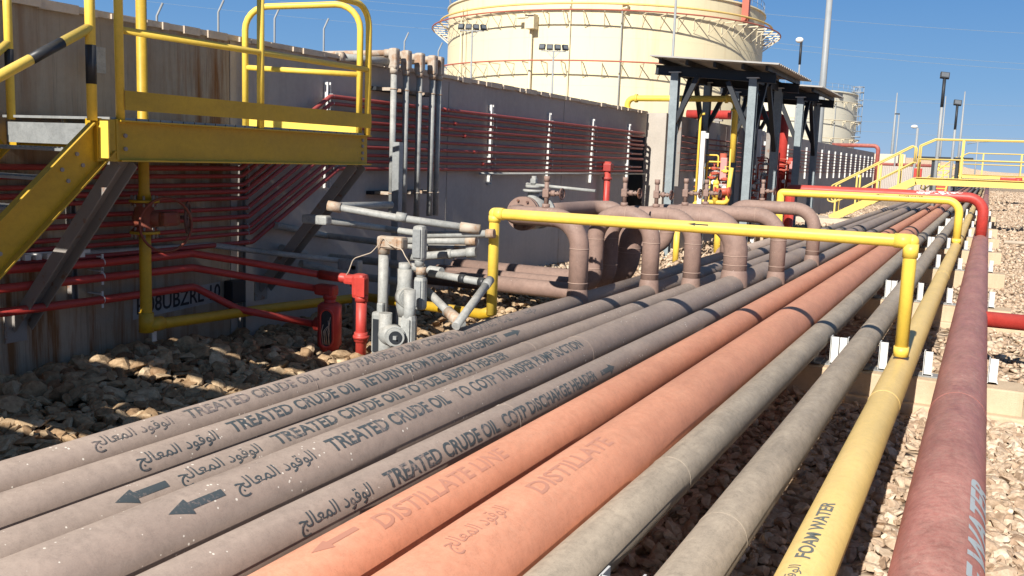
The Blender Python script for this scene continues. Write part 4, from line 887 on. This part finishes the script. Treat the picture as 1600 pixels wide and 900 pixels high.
# thin cable
P = L([(533, 442, 'Y', 7.9), (545, 424, 'Y', 7.85), (552, 404, 'Y', 7.85), (580, 395, 'Y', 7.8), (592, 382, 'Y', 7.8), (597, 368, 'Y', 7.8), (607, 382, 'Y', 7.8), (628, 389, 'Y', 7.7), (633, 400, 'Y', 7.7), (644, 417, 'Y', 7.7)])
t = thing('loose_cable', 'thin tan cable looped over the grey conduits', 'cable', P[0])
MB().tube(elbow(P, .1, 4), .0055, 8).build('cable_run', 'cable', t)

# ---------------------------------------------------------------- canopies
def canopy(Yo, label, first=True):
    t = thing('canopy', label, 'canopy', (-5.5, Yo, 0), 'steel canopies over the valve sets')
    px = (-6.38, -4.66); py = (20.7, 23.4); dy = Yo-20.7
    ZT = 4.2
    def tz(x): return ZT+.05-(x+6.42)*.075
    for y in py:
        for x in px:
            mb = MB(); y_ = y+dy; zt_ = tz(x)-.12
            mb.box((x, y_, zt_/2), (.012, .17, zt_)); mb.box((x, y_-.09, zt_/2), (.165, .014, zt_)); mb.box((x, y_+.09, zt_/2), (.165, .014, zt_)); mb.build('post', 'steel_blue', t)
            mb = MB(); mb.box((x, y_, zt_-.01), (.26, .26, .02)); mb.build('cap_plate', 'galv_white', t)
    for y in py:
        a = Vector((-6.85, y+dy, tz(-6.85)-.0)); b = Vector((-4.2, y+dy, tz(-4.2)-.0))
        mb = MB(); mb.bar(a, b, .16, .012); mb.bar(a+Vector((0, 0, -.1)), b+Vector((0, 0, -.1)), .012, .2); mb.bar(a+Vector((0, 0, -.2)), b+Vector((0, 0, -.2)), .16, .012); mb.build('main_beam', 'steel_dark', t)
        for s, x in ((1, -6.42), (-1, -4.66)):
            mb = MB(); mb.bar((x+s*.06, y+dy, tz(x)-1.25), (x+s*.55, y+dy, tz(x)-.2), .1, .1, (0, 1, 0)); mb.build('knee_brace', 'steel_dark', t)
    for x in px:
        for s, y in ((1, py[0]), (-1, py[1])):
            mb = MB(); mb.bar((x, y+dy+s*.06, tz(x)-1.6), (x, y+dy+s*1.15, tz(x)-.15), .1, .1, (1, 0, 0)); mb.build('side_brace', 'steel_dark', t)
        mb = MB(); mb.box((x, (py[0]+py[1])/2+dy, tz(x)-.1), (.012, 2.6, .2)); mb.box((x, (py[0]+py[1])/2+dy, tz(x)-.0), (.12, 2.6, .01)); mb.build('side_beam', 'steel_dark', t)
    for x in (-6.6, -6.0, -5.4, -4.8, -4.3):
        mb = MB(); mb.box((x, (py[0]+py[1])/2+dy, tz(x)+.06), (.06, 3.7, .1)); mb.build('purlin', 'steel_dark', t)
    mb = MB(); n = 76; x0, x1 = -6.78, -4.02; y0, y1 = 19.95+dy, 23.95+dy; top = []; bot = []
    for i in range(n+1):
        y = y0+(y1-y0)*i/n; w = .018*(1 if (i//2) % 2 else -1)
        top += [(x0, y, tz(x0)+.145+w), (x1, y, tz(x1)+.145+w)]
    f = [(2*i, 2*i+1, 2*i+3, 2*i+2) for i in range(n)]
    m_ = len(top); bot = [(a, b, c-.006) for a, b, c in top]
    mb.add(top+bot, f+[tuple(m_+k for k in reversed(q)) for q in f]+[(2*i, 2*i+2, m_+2*i+2, m_+2*i) for i in range(n)]+[(2*i+1, m_+2*i+1, m_+2*i+3, 2*i+3) for i in range(n)]+[(0, m_, m_+1, 1), (2*n, 2*n+1, m_+2*n+1, m_+2*n)], False)
    mb.build('roof_sheet', 'corr', t)
    return t
canopy(20.7, 'nearer steel canopy with a corrugated roof over the yellow valve set')
canopy(26.4, 'farther steel canopy with a corrugated roof over the red valve set')

# valve sets under the canopies
def valve_set(name, label, main, X, Y, hue, body):
    t = thing(name, label, 'valve set', (X, Y, 0))
    def pt(*pts, r=.03, R=.05, m=None, nm='small_pipe'): return MB().tube(elbow(pts, R, 4), r, 14).build(nm, m or main, t)
    # main riser with deluge valve
    pt((X, Y, .1), (X, Y, 1.0), r=.09, nm='riser'); pt((X, Y, 1.55), (X, Y, 2.4), r=.08, m=body, nm='riser')
    mb = MB()
    for z in (1.0, 1.5, 2.2, .75): mb.cyl((X, Y, z-.02), (X, Y, z+.02), .15, 22)
    mb.build('flange', body, t)
    MB().tube([(X, Y, 1.02), (X, Y, 1.12), (X, Y, 1.27), (X, Y, 1.4), (X, Y, 1.5)], [.09, .15, .18, .14, .09], 22).build('deluge_valve', body, t)
    pt((X-.5, Y-.2, .75), (X-.5, Y-.2, 2.05), (X-.25, Y-.2, 2.05), (X-.02, Y-.2, 2.05), (X, Y, 2.05), r=.022)
    pt((X-.55, Y-.25, 1.25), (X+.1, Y-.25, 1.25), r=.025); pt((X-.6, Y-.25, 1.5), (X+.1, Y-.25, 1.5), r=.028); pt((X-.3, Y-.25, 1.5), (X-.3, Y-.25, 2.2), (X+.05, Y-.25, 2.2), r=.02)
    pt((X-.05, Y-.25, 1.3), (X-.05, Y-.25, 2.35), (X-.35, Y-.25, 2.35), r=.018); pt((X-.2, Y-.3, 1.2), (X-.2, Y-.3, 1.9), r=.018); pt((X-.42, Y-.3, 1.02), (X+.2, Y-.3, 1.02), (X+.2, Y-.3, .5), r=.045, m=hue, nm='drain_pipe')
    pt((X+.22, Y-.25, 2.5), (X+.22, Y-.25, .35), (X+.1, Y-.25, .3), r=.018, m=hue)
    rng = random.Random(int(X*100+Y*10))
    for k in range(16):
        c = Vector((X-.5+rng.random()*.75, Y-.28-rng.random()*.08, .85+rng.random()*1.5)); mb = MB(); mb.box(c, (.1, .08, .07), bev=.015); mb.cyl(c, c+Vector((0, 0, .1)), .014, 8); mb.box(c+Vector((.03, 0, .1)), (.12, .015, .012)); mb.cyl(c+Vector((-.09, 0, 0)), c+Vector((.09, 0, 0)), .022, 10); mb.build('small_valve', [main, body, 'valve_red', 'galv'][k % 4], t)
    for k in range(3):
        c = Vector((X-.35+.25*k, Y-.34, 1.62+.12*(k % 2))); mb = MB(); mb.cyl(c, c+Vector((0, -.04, 0)), .05, 18); mb.build('pressure_gauge', 'white', t); 
    c = Vector((X+.1, Y-.3, 2.05)); MB().box(c, (.15, .1, .5), bev=.02).build('actuator', 'faded_pink', t); MB().box(c+Vector((0, 0, -.42)), (.2, .12, .16), bev=.02).build('control_box', 'faded_pink', t)
    c = Vector((X+.05, Y-.38, 1.0)); mb = MB(); mb.torus(c, (0, 1, 0), .12, .012); mb.cyl(c, c+Vector((0, .3, 0)), .02)
    for k in range(3): a = k*math.pi/3; q = Vector((math.cos(a), 0, math.sin(a)))*.12; mb.cyl(c-q, c+q, .008, 6)
    mb.build('handwheel', body, t)
    return t
M['faded_pink'] = paint('faded_pink_paint', (.58, .26, .24), .5, .3)
Y1v = 21.9
valve_set('foam_valve_set', 'tangle of small yellow pipes and valves under the nearer canopy', 'yellow', aY(1130, 250, Y1v).x, Y1v, 'yellow', 'valve_red')
t2v = valve_set('deluge_valve_set', 'tangle of red pipes and valves under the farther canopy', 'valve_red', aY(1236, 250, 27.6).x, 27.6, 'red', 'red')
c1 = valve_set('deluge_valve_set', 'red valve set standing left of the farther canopy posts', 'valve_red', aY(1206, 260, 25.4).x, 25.4, 'red', 'valve_red')
t = thing('valve_header', 'thicker yellow header pipe looping low in front of the yellow valve set', 'pipe', aY(1110, 320, 21.3))
P = [aY(1084, 352, 21.3), aY(1084, 318, 21.3), aY(1096, 315, 21.3), aY(1136, 317, 21.3), aY(1139, 290, 21.3), aY(1143, 262, 21.3)]
MB().tube(elbow(P, .09, 5), .05, 20).build('pipe_body', 'yellow', t)
q = aY(1118, 300, 21.3); mb = MB(); mb.cyl((q.x, 21.3, q.z-.25), (q.x, 21.3, q.z+.2), .06, 18); mb.ball((q.x, 21.3, q.z+.2), .075, 16); mb.cyl((q.x, 21.3, q.z-.1), (q.x, 21.3, q.z-.05), .09, 18); mb.build('capped_riser', 'yellow', t)
q = aY(1128, 300, 21.25); mb = MB(); mb.cyl((q.x-.15, 21.25, q.z), (q.x+.2, 21.25, q.z+.02), .08, 18); mb.cyl((q.x-.17, 21.25, q.z), (q.x-.13, 21.25, q.z), .12, 18); mb.cyl((q.x+.14, 21.25, q.z), (q.x+.18, 21.25, q.z), .12, 18); mb.build('flanged_tee', 'valve_red', t)
t = thing('high_pipe', 'yellow pipe coming over the wall and bending down under the nearer canopy', 'pipe', aY(1145, 200, 22.2))
P = [aY(978, 210, 22.2), aY(978, 153, 22.2), aY(1060, 154, 22.2), aY(1150, 158, 22.2), aY(1143, 225, 22.2), aY(1136, 262, 22.2)]
P[0].z = 2.9
zz = P[2].z; P = [Vector((P[0].x, 22.2, 2.6)), Vector((P[0].x, 22.2, zz)), Vector((P[3].x, 22.2, zz)), Vector((P[3].x, 22.2, 2.2))]
MB().tube(elbow(P, .16, 8), .072, 24).build('pipe_body', 'yellow', t)
mb = MB()
for q, ax in ((P[1]+Vector((0, 0, -.25)), (0, 0, 1)), (P[1]+Vector((.22, 0, 0)), (1, 0, 0)), (P[2]+Vector((-.22, 0, 0)), (1, 0, 0)), (P[2]+Vector((0, 0, -.25)), (0, 0, 1))):
    a = Vector(ax)*.03; mb.cyl(q-a, q+a, .1, 24)
mb.build('pipe_coupling', 'yellow', t)
t = thing('high_pipe', 'thick red pipe running at roof height behind the yellow one and bending down', 'pipe', aY(1230, 200, 27.5))
x0 = aY(1105, 180, 27.6).x; x1 = aY(1226, 190, 27.6).x; z = aY(1170, 180, 27.6).z
MB().tube(elbow([(x0-.6, 27.6, z), (x1, 27.6, z), (x1, 27.6, 1.2)], .35, 8), .13, 26).build('pipe_body', 'red', t)
for k, (px, Yq) in enumerate(((1121, 27.6), (1166, 27.6), (1203, 27.6))):
    p = aY(px, 190, Yq); t = thing('pipe_stanchion', ['left', 'middle', 'right'][k]+' dark stanchion holding up the thick red high pipe', 'stanchion', (p.x, Yq, 0), 'stanchions under the red high pipe')
    mb = MB(); mb.box((p.x, Yq, 1.9), (.12, .12, 3.8-.6*0)); mb.box((p.x, Yq, z-.16), (.3, .14, .05)); mb.build('post_body', 'brace', t)
# white and yellow uprights in front of the valve sets
for (xa, ya, Yv, h, lab) in ((1100, 205, 21.2, 0, 'white square channel post in front of the yellow valve set'), (1188, 202, 25.2, 0, 'white square channel post in front of the red valve set')):
    p = aY(xa, ya, Yv); t = thing('channel_post', lab, 'post', (p.x, Yv, 0)); mb = MB(); mb.box((p.x, Yv, p.z/2), (.1, .1, p.z)); mb.box((p.x+.08, Yv, p.z-.1), (.08, .06, .12)); mb.build('post_body', 'galv_white', t)
p = aY(1095, 178, 21.5); q = aY(1087, 340, 21.5)
t = thing('yellow_upright_pipe', 'thin yellow upright pipe left of the white channel post', 'pipe', (p.x, 21.5, 0))
MB().tube(elbow([(p.x, 21.5, .2), (p.x, 21.5, p.z), (p.x+.1, 21.5, p.z)], .04, 4), .028, 14).build('pipe_body', 'yellow', t)
p = aY(1060, 340, 20.2); t = thing('yellow_upright_pipe', 'short yellow pipe rising between the mauve loops', 'pipe', (p.x, 20.2, 0))
p = aY(1058, 360, 19.5); MB().tube([(p.x, 19.5, .0), (p.x, 19.5, p.z+.1)], .065, 18).build('pipe_body', 'yellow', t)
MB().cyl((p.x, 19.5, p.z+.06), (p.x, 19.5, p.z+.12), .09, 18).build('flange', 'yellow', t)
t.location = (p.x, 19.5, 0)
for c in kids(t): c.location = Vector((0, 0, 0))
for c in kids(t):
    for vv in c.data.vertices: vv.co += Vector((aY(1060, 340, 20.2).x-p.x, 20.2-19.5, 0))
p = aY(1065, 175, 21.8)
t = thing('floor_post', 'dark square post standing against the far wall behind the first canopy post', 'post', (p.x, 22.6, 0))
MB().box((aY(1064, 180, 21.8).x, 21.8, 2.35), (.09, .09, 1.5)).build('post_body', 'brace', t)

# ---------------------------------------------------------------- tanks
def polar(az, D): return Vector((-D*math.sin(R_(az)), D*math.cos(R_(az)), 0))
def tank(label, az, D, R, H, rings, mat, stand, br_n, yellow_ring=None, dents=0):
    c = polar(az, D); t = thing('storage_tank', label, 'tank', c)
    n = 128; mb = MB(); zs = [-.5, 0]+[H*k/8 for k in range(1, 9)]
    for k in range(len(zs)-1): mb.cyl((c.x, c.y, zs[k]), (c.x, c.y, zs[k+1]), R, n, caps=False)
    mb.build('shell', mat, t)
    mb = MB()
    for k in range(1, 8): mb.torus((c.x, c.y, H*k/8), (0, 0, 1), R, .012, n, 4)
    mb.build('course_seam', mat, t)
    mb = MB(); mb.cyl((c.x, c.y, H-.25), (c.x, c.y, H-.1), R+.14, n); mb.cyl((c.x, c.y, H-.1), (c.x, c.y, H+.5), R, n, r2=R*.2); mb.build('roof', mat, t)
    toc = math.degrees(math.atan2(-c.y, -c.x))
    for (z, m) in rings:
        MB().torus((c.x, c.y, z), (0, 0, 1), R+stand, .075, 160, 8).build('ring_pipe', m, t)
        # bracket prototype then copies rotated about the tank axis
        mb = MB(); d = Vector((1, 0, 0)); s = Vector((0, 1, 0)); o = c+Vector((0, 0, z-.1))
        mb.bar(o+d*(R), o+d*(R+stand), .06, .1); mb.bar(o+d*(R+stand-.1), o+d*R+Vector((0, 0, -stand*.75)), .05, .05); mb.box(o+d*(R+.03)+Vector((0, 0, -.5)), (.05, .1, 1.1))
        b0 = mb.build('ring_bracket', 'tank_steel', t); b0.rotation_euler.z = R_(toc-100); step = 200/br_n
        for k in range(1, br_n+1):
            b = b0.copy(); COL.objects.link(b); b.parent = t; b.rotation_euler.z = R_(toc-100+k*step)
    if yellow_ring: MB().torus((c.x, c.y, yellow_ring), (0, 0, 1), R+.9, .11, 160, 8).build('foam_ring_pipe', 'yellow_pipe', t)
    mb = MB(); np_ = 44
    for k in range(np_):
        a = R_(toc-110+220*k/(np_-1)); q = c+Vector((math.cos(a), math.sin(a), 0))*(R-.1); mb.cyl(q+Vector((0, 0, H-.1)), q+Vector((0, 0, H+1.1)), .025, 6)
    for z in (.55, 1.1): mb.torus((c.x, c.y, H+z), (0, 0, 1), R-.1, .02, 128, 5)
    mb.build('top_railing', 'lamp_grey', t)
    return t, c, toc
T1, c1_, toc1 = tank('large cream storage tank with two red spray rings behind the near wall', 21.45, 115, 18.25, 18.9, [(16.55, 'tank_red'), (11.7, 'tank_red')], 'tank', 1.85, 34, 17.3)
T2, c2_, toc2 = tank('smaller pale storage tank at the right behind the canopies', 12.2, 175, 16, 14.6, [(12.9, 'tank_steel'), (9.9, 'tank_steel'), (7.0, 'tank_steel')], 'tank_far', .7, 18)
# vertical pipes, ladder, nozzle boxes on the big tank (at given bearings of the photograph)
def on_tank(c, R, px, off=0.):
    d = ray(px, 200); d = Vector((d.x, d.y, 0)).normalized(); b = c.x*d.x+c.y*d.y; disc = b*b-(c.x**2+c.y**2-(R+off)**2)
    return d*(b-math.sqrt(max(disc, 0)))
for px, z1, rad, nm, m in ((824, 15.2, .16, 'downpipe', 'tank_steel'), (963, 16.9, .06, 'downpipe', 'lamp_grey'), (716, 18, .08, 'downpipe', 'tank_steel'), (722, 18, .05, 'downpipe', 'tank_steel'), (883, 19, .05, 'downpipe', 'tank')):
    p = on_tank(c1_, 18.25, px, .35); MB().cyl((p.x, p.y, 0), (p.x, p.y, z1), rad, 10).build(nm, m, T1)
p = on_tank(c1_, 18.25, 824, .7); mb = MB(); mb.box((p.x, p.y, 15.6), (1., 1., 1.4)); mb.box((p.x-.8, p.y-.2, 16.0), (1.4, .8, .12)); mb.build('nozzle_box', 'tank_steel', T1)
p = on_tank(c1_, 18.25, 1153, .5); MB().box((p.x, p.y, 18.1), (.7, .7, 2.2)).build('roof_box', 'tank_red', T1)
p = on_tank(c1_, 18.25, 968, .5); MB().box((p.x, p.y, 17.2), (.5, .5, .6)).build('nozzle_box', 'tank', T1)
p = on_tank(c2_, 16, 1353, .6)
mb = MB(); d = Vector((.97, -.2, 0)); p = c2_+Vector((15.9, -1.5, 0))
for z in (7.5, 10, 12.6, 14.8): mb.torus((p.x+.3, p.y, z), (0, 0, 1), .9, .09, 20, 6); mb.torus((p.x+.3, p.y, z+.9), (0, 0, 1), .9, .05, 20, 6)
for k in range(5): a = k*1.25; mb.cyl((p.x+.3+.9*math.cos(a), p.y+.9*math.sin(a), 8), (p.x+.3+.9*math.cos(a), p.y+.9*math.sin(a), 15.8), .05, 6)
mb.build('caged_ladder', 'lamp_grey', T2)
for px in (1303,):
    p = on_tank(c2_, 16, px, .2); MB().cyl((p.x, p.y, 0), (p.x, p.y, 13.5), .06, 8).build('downpipe', 'lamp_grey', T2)
p = on_tank(c2_, 16, 1307, .1); MB().box((p.x, p.y, 13.9), (1.1, .3, .7)).build('name_plate', 'steel_dark', T2)

# ---------------------------------------------------------------- lamps, masts, fence posts
def mast(label, px, pyt, Y, r, heads=None, name='light_mast', cat='lamp mast', group=None, r2=None, mat='lamp_grey'):
    p = aY(px, pyt, Y); t = thing(name, label, cat, (p.x, p.y, 0), group)
    MB().tube([(p.x, p.y, -.2), (p.x, p.y, p.z*.5), (p.x, p.y, p.z)], [r, r*.85, (r2 or r*.7)], 12).build('pole', mat, t)
    return t, p
for px, py, lab in ((865, 72, 'floodlight mast with four lamp heads in front of the middle of the cream tank'), (738, 40, 'floodlight mast with four lamp heads at the left edge of the cream tank')):
    t, p = mast(lab, px, py+8, 60, .09, group='four headed floodlight masts')
    side = CR.copy(); side.z = 0; side.normalize(); fw = Vector((-side.y, side.x, 0))
    mb = MB(); mb.bar(p-side*.85, p+side*.85, .07, .07); mb.bar(p+Vector((0, 0, -.5)), p+side*.45, .04, .04); mb.bar(p+Vector((0, 0, -.5)), p-side*.45, .04, .04); mb.build('cross_arm', 'lamp_grey', t)
    for k in range(4):
        q = p+side*(-.78+.52*k)+Vector((0, 0, .26)); a = R_((-24, -6, 12, 28)[k]); rot = Matrix.Rotation(math.atan2(side.y, side.x)+a, 3, 'Z') @ Matrix.Rotation(R_(-20), 3, 'X')
        mb = MB(); mb.box(q, (.42, .16, .36), rot); mb.bar(q+Vector((0, 0, -.25)), q, .03, .03); h = mb.build('lamp_head', 'steel_dark', t)
        MB().box(q+rot @ Vector((0, -.085, 0)), (.32, .012, .24), rot).build('lens', 'lens', h)
def flood(px, pyt, Y, r, lab, hs=.5):
    t, p = mast(lab, px, pyt, Y, r); mb = MB(); rot = Matrix.Rotation(R_(-25), 3, 'X') @ Matrix.Rotation(R_(15), 3, 'Z'); mb.box(p+Vector((0, 0, hs*.3)), (hs, hs*.35, hs*.75), rot); h = mb.build('lamp_head', 'steel_dark', t)
    MB().box(p+Vector((0, 0, hs*.3))+rot @ Vector((0, -hs*.19, 0)), (hs*.8, .02, hs*.55), rot).build('lens', 'lens', h)
    mb = MB(); mb.cyl((p.x, p.y, p.z-hs*3.4), p, r*.8, 10); mb.build('dark_pole_top', 'steel_dark', t)
flood(1476, 122, 45, .085, 'tall floodlight pole with a square dark head, tallest on the right', .36)
flood(1496, 164, 62, .09, 'smaller floodlight pole right of the tallest one', .42)
t, p = mast('slender mast with a rounded street light beside the canopy roof', 1252, 66, 55, .06)
mb = MB(); mb.ball(p+Vector((-.1, 0, .12)), .2, 16, (1.1, 1, .8)); mb.build('lamp_head', 'white', t)
MB().cyl((p.x, p.y, p.z-1.2), p, .07, 10).build('dark_pole_top', 'steel_dark', t)
mast('thick grey steel mast rising beyond the top edge behind the canopies', 1301, -60, 48, .19, name='tall_mast', cat='mast')
mast('thin grey mast in front of the cream tank beside the canopy', 1058, -30, 40, .07, name='tall_mast', cat='mast')
mast('thin hazy mast left of the small curved lamp pole', 1402, 145, 130, .2, name='tall_mast', cat='mast', r2=.06)
t, p = mast('hazy lamp pole with a small side head beside the thin mast', 1405, 178, 90, .08); MB().box(p+Vector((-.15, 0, 0)), (.4, .15, .1)).build('lamp_head', 'steel_dark', t)
t, p = mast('short pole with a white rounded lamp over the yellow stairs', 1434, 200, 80, .12); mb = MB(); mb.ball(p+Vector((-.25, 0, .1)), .2, 14, (1.3, 1, .7)); mb.build('lamp_head', 'white', t)
mast('thin white mast right of the smaller floodlight pole', 1508, 143, 120, .16, name='tall_mast', cat='mast', r2=.06)
mast('faint thin mast behind the tallest floodlight pole', 1478, 150, 120, .12, name='tall_mast', cat='mast', r2=.05)
t, p = mast('small double armed lamp pole at the far right over the walkway', 1528, 222, 110, .08); MB().tube([p+Vector((-1, 0, -.2)), p, p+Vector((1.2, 0, .1))], .06, 8).build('lamp_arm', 'lamp_grey', t)
for i, (px, py, lab) in enumerate(((245, 0, 'fence post behind the wall left of the tall yellow hoop, far left one'), (341, -6, 'fence post behind the wall just left of the yellow hoop'), (429, 4, 'thin fence post seen through the yellow hoop, left one'), (506, 20, 'thin fence post with a bent tip seen through the yellow hoop'),
                                (632, 40, 'thin fence post with a bent tip above the grey riser conduits'), (685, 55, 'thin fence post with a bent tip beside the cream tank'))):
    Yf = 11+i*2.2; X = -9.3; p = aX(px, py+25, X); t = thing('fence_post', lab, 'fence post', (X, p.y, 0), 'fence posts with bent tips behind the wall')
    MB().tube([(X, p.y, 1.0), (X, p.y, p.z), (X+.05, p.y+.05, p.z+.16)], .014, 10).build('post_body', 'lamp_grey', t)
# power lines: three spans of far, thin wires
def wire(a, b, sag, lab):
    t = thing('power_line', lab, 'power line', a, 'faint power lines crossing the sky'); a, b = Vector(a), Vector(b)
    MB().tube([a+(b-a)*u+Vector((0, 0, -sag*4*u*(1-u))) for u in np.linspace(0, 1, 24)], .045, 5).build('wire', 'steel_blue', t)
wl = [((250, 0), (700, 52)), ((250, -22), (705, 30)), ((560, -22), (760, 6)), ((560, -5), (720, 16)), ((1196, 20), (1640, 52)), ((1196, 62), (1640, 102)), ((1196, 70), (1640, 112)), ((1196, 150), (1640, 160)), ((1196, 190), (1640, 186)), ((1300, 205), (1640, 210))]
for i, (a, b) in enumerate(wl):
    A = aY(a[0]-200, a[1]-20, 330); B = aY(b[0]+200, b[1]+10, 380)
    wire(A, B, 2, ['upper left power line nearest the wall', 'second power line at the upper left', 'short power line over the tank edge', 'lower power line left of the tank', 'highest power line right of the tank', 'second power line right of the tank', 'third power line right of the tank', 'fourth power line, above the floodlight heads', 'fifth power line, below the floodlight heads', 'lowest power line over the distant walkway'][i])

# ---------------------------------------------------------------- distant walkway over the rack
def walkway(Y, xl, xr, zd, rail_h, label, xfoot, zfoot, k=1., stair=True, w=1.0):
    t = thing('walkway_bridge', label, 'walkway', (xl, Y, 0), 'yellow walkways crossing the rack')
    for dy in (0, w):
        y = Y+dy
        mb = MB(); mb.box(((xl+xr)/2, y, zd-.13), (xr-xl, .02, .26)); mb.box(((xl+xr)/2, y-.03, zd-.005), (xr-xl, .09, .02)); mb.box(((xl+xr)/2, y-.03, zd-.255), (xr-xl, .09, .02))
        if stair: mb.bar((xl, y, zd-.13), (xfoot, y, zfoot), .02, .28)
        mb.build('side_beam', 'yellow_far', t)
        r = .028*k
        P = [(xl+.05, y, zd+.02), (xl+.05, y, zd+rail_h-.25), (xl+.55, y, zd+rail_h), (xr, y, zd+rail_h)]
        MB().tube(elbow(P, .08, 4), r, 10).build('handrail', 'yellow_far', t)
        MB().tube([(xl+.05, y, zd+rail_h*.48), (xr, y, zd+rail_h*.48)], r, 10).build('middle_rail', 'yellow_far', t)
        for x in np.arange(xl+1.5, xr, 2.4): MB().box((x, y, zd+rail_h/2), (.07*k, .06*k, rail_h)).build('rail_post', 'yellow_far', t)
        if stair:
            d = Vector((xfoot-xl, 0, zfoot-zd))
            a = Vector((xl-.1, y, zd+rail_h*.86)); b = a+d*.97
            MB().tube(elbow([(xl-.1, y, zd+rail_h*.4), a, b, b+Vector((-.15, 0, -rail_h*.42)), b+Vector((.1, 0, -rail_h*.45)), Vector((xl-.1, y, zd+rail_h*.4))], .1, 4), r, 10).build('stair_handrail', 'yellow_far', t)
            for u in (.2, .45, .7, .95): q = Vector((xl, y, zd))+d*u; MB().box(q+Vector((0, 0, rail_h*.42)), (.06, .05, rail_h*.85)).build('rail_post', 'yellow_far', t)
    mb = MB()
    for x in np.arange(xl, xr, .14): mb.box((x, Y+w/2, zd-.01), (.1, w-.03, .02))
    mb.build('deck_grating', 'galv', t)
    if stair:
        for u in np.linspace(.06, .95, 8):
            q = Vector((xl, Y+w/2, zd))+Vector((xfoot-xl, 0, zfoot-zd))*u; MB().box(q, (.25, w-.04, .03)).build('tread', 'galv', t)
    return t
YW = 38.5
xl = aY(1430, 283, YW).x; zd = aY(1430, 277, YW).z; pf_ = aY(1296, 346, YW)
walkway(YW, xl, 6.0, zd, 1.42, 'yellow walkway bridge with stairs crossing the far end of the rack', pf_.x, pf_.z+.12)
xl2 = aY(1497, 272, 75).x
walkway(75, xl2, 9, aY(1500, 272, 75).z, 1.5, 'smaller distant yellow walkway beyond the first bridge', xl2-2.2, .2, 1.2)
# pad for the stair
t = thing('concrete_pad', 'pale concrete pad at the foot of the walkway stairs', 'concrete pad', (pf_.x, YW+.3, 0)); MB().box((pf_.x, YW+.3, .1), (2.4, 2.2, .3), bev=.03).build('slab', 'coping', t)
t = thing('concrete_pad', 'sandy concrete plinth beside the pipes below the red crossing pipe', 'concrete pad', (-5., 26, 0)); MB().box((-4.9, 26.2, .15), (1.5, .5, .4), bev=.03).build('slab', 'sleeper', t)
t = thing('shade_canopy', 'small dark canopy frame beyond the walkway bridge', 'canopy', aY(1480, 262, 70)-Vector((0, 0, 2)))
p0 = aY(1450, 262, 70); p1 = aY(1500, 262, 70); zt = aY(1478, 247, 70).z
mb = MB(); mb.box(((p0.x+p1.x)/2, 70.8, zt), (3.4, 2.4, .12)); mb.build('roof_sheet', 'steel_dark', t)
for x in (p0.x+.3, p1.x-.2):
    for y in (70, 71.6): MB().box((x, y, zt/2), (.2, .2, zt)).build('post', 'steel_dark', t)
mb = MB(); mb.tube([(p0.x+.6, 70.8, 0), (p0.x+.6, 70.8, 1.6), (p1.x-.6, 70.8, 1.8), (p1.x-.6, 70.8, 0)], .12, 8); mb.box(((p0.x+p1.x)/2, 70.8, 1.2), (.7, .5, .8)); mb.build('equipment', 'valve_red', t)
t = thing('access_ladder', 'short yellow ladder stair left of the dark distant canopy', 'ladder', aY(1465, 275, 66)); a = aY(1462, 285, 66); 
mb = MB(); 
for dx in (0, .75): mb.bar((a.x-.3+dx, 66, 0), (a.x+.1+dx, 66.3, 2.7), .08, .08)
for k in range(9): mb.box((a.x+.1+k*.04-.02, 66+k*.03, .3+k*.28), (.75, .15, .05))
mb.build('ladder_body', 'yellow', t)
t = thing('boundary_wall', 'beige boundary wall beyond the end of the long wall', 'wall', (-12, 95, 0)); MB().box((-14, 95, 1.7), (14, .4, 3.9)).build('wall_panel', 'beige_wall', t)
t = thing('sheet_fence', 'grey corrugated fence beyond the yellow stairs', 'fence', (-5, 85, 0)); mb = MB()
for k in range(44): mb.box((-8.2+k*.13, 80-k*.0, 1.25), (.07, .1+.05*(k % 2), 2.5))
mb.box((-5.4, 80.1, 1.25), (5.8, .05, 2.45)); mb.build('fence_panel', 'wall_far', t)
t = thing('red_pipe_bend', 'faded red pipe bending over the end of the long wall', 'pipe', (-7.0, 66, 3)); 
MB().tube(elbow([(-9.5, 66.5, 3.7), (-6.6, 66.5, 3.7), (-6.6, 66.5, .6)], .3, 6), .13, 14).build('pipe_body', 'firered_pipe', t)
for k, z in enumerate((2.7, 2.2)):
    t = thing('red_pipe', ['upper', 'lower'][k]+' faded red pipe in front of the beige boundary wall', 'pipe', (-9, 90, z)); MB().tube([(-20, 93, z), (-4, 93, z)], .14, 10).build('pipe_body', 'firered_pipe', t)
t = thing('red_box', 'small bright red box beyond the yellow stairs', 'box', aY(1434, 272, 62)); p = aY(1434, 272, 62); MB().box(p, (.45, .3, .7), bev=.03).build('box_body', 'red', t)
t = thing('red_pump', 'small red machine on the gravel at the far right under the distant walkway', 'pump', aY(1575, 282, 60)); p = aY(1575, 282, 60); mb = MB(); mb.box(p, (.8, .4, .35), bev=.05); mb.cyl(p+Vector((.3, 0, 0)), p+Vector((.7, 0, 0)), .18, 12); mb.build('pump_body', 'red', t)
t = thing('red_drain_pipe', 'low red and white pipe lying on the gravel to the right', 'pipe', (1, 30, .2)); y = aZ(1560, 376, .15).y; MB().tube([(.6, y, .12), (6, y, .12)], .06, 10).build('pipe_body', 'coping', t)
# hills at the horizon
mb = MB(); rng = random.Random(4); n = 60; vs = []
for i in range(n+1):
    x = -300+900*i/n; vs += [(x, 880, -2), (x, 880, 6+5*math.sin(i*.5)+rng.random()*3), (x, 1000, 4)]
mb.add(vs, [(3*i, 3*i+3, 3*i+4, 3*i+1) for i in range(n)]+[(3*i+1, 3*i+4, 3*i+5, 3*i+2) for i in range(n)], True)
tag(mb.build('hills', 'ground'), 'low hazy hills at the horizon', None, kind='structure')
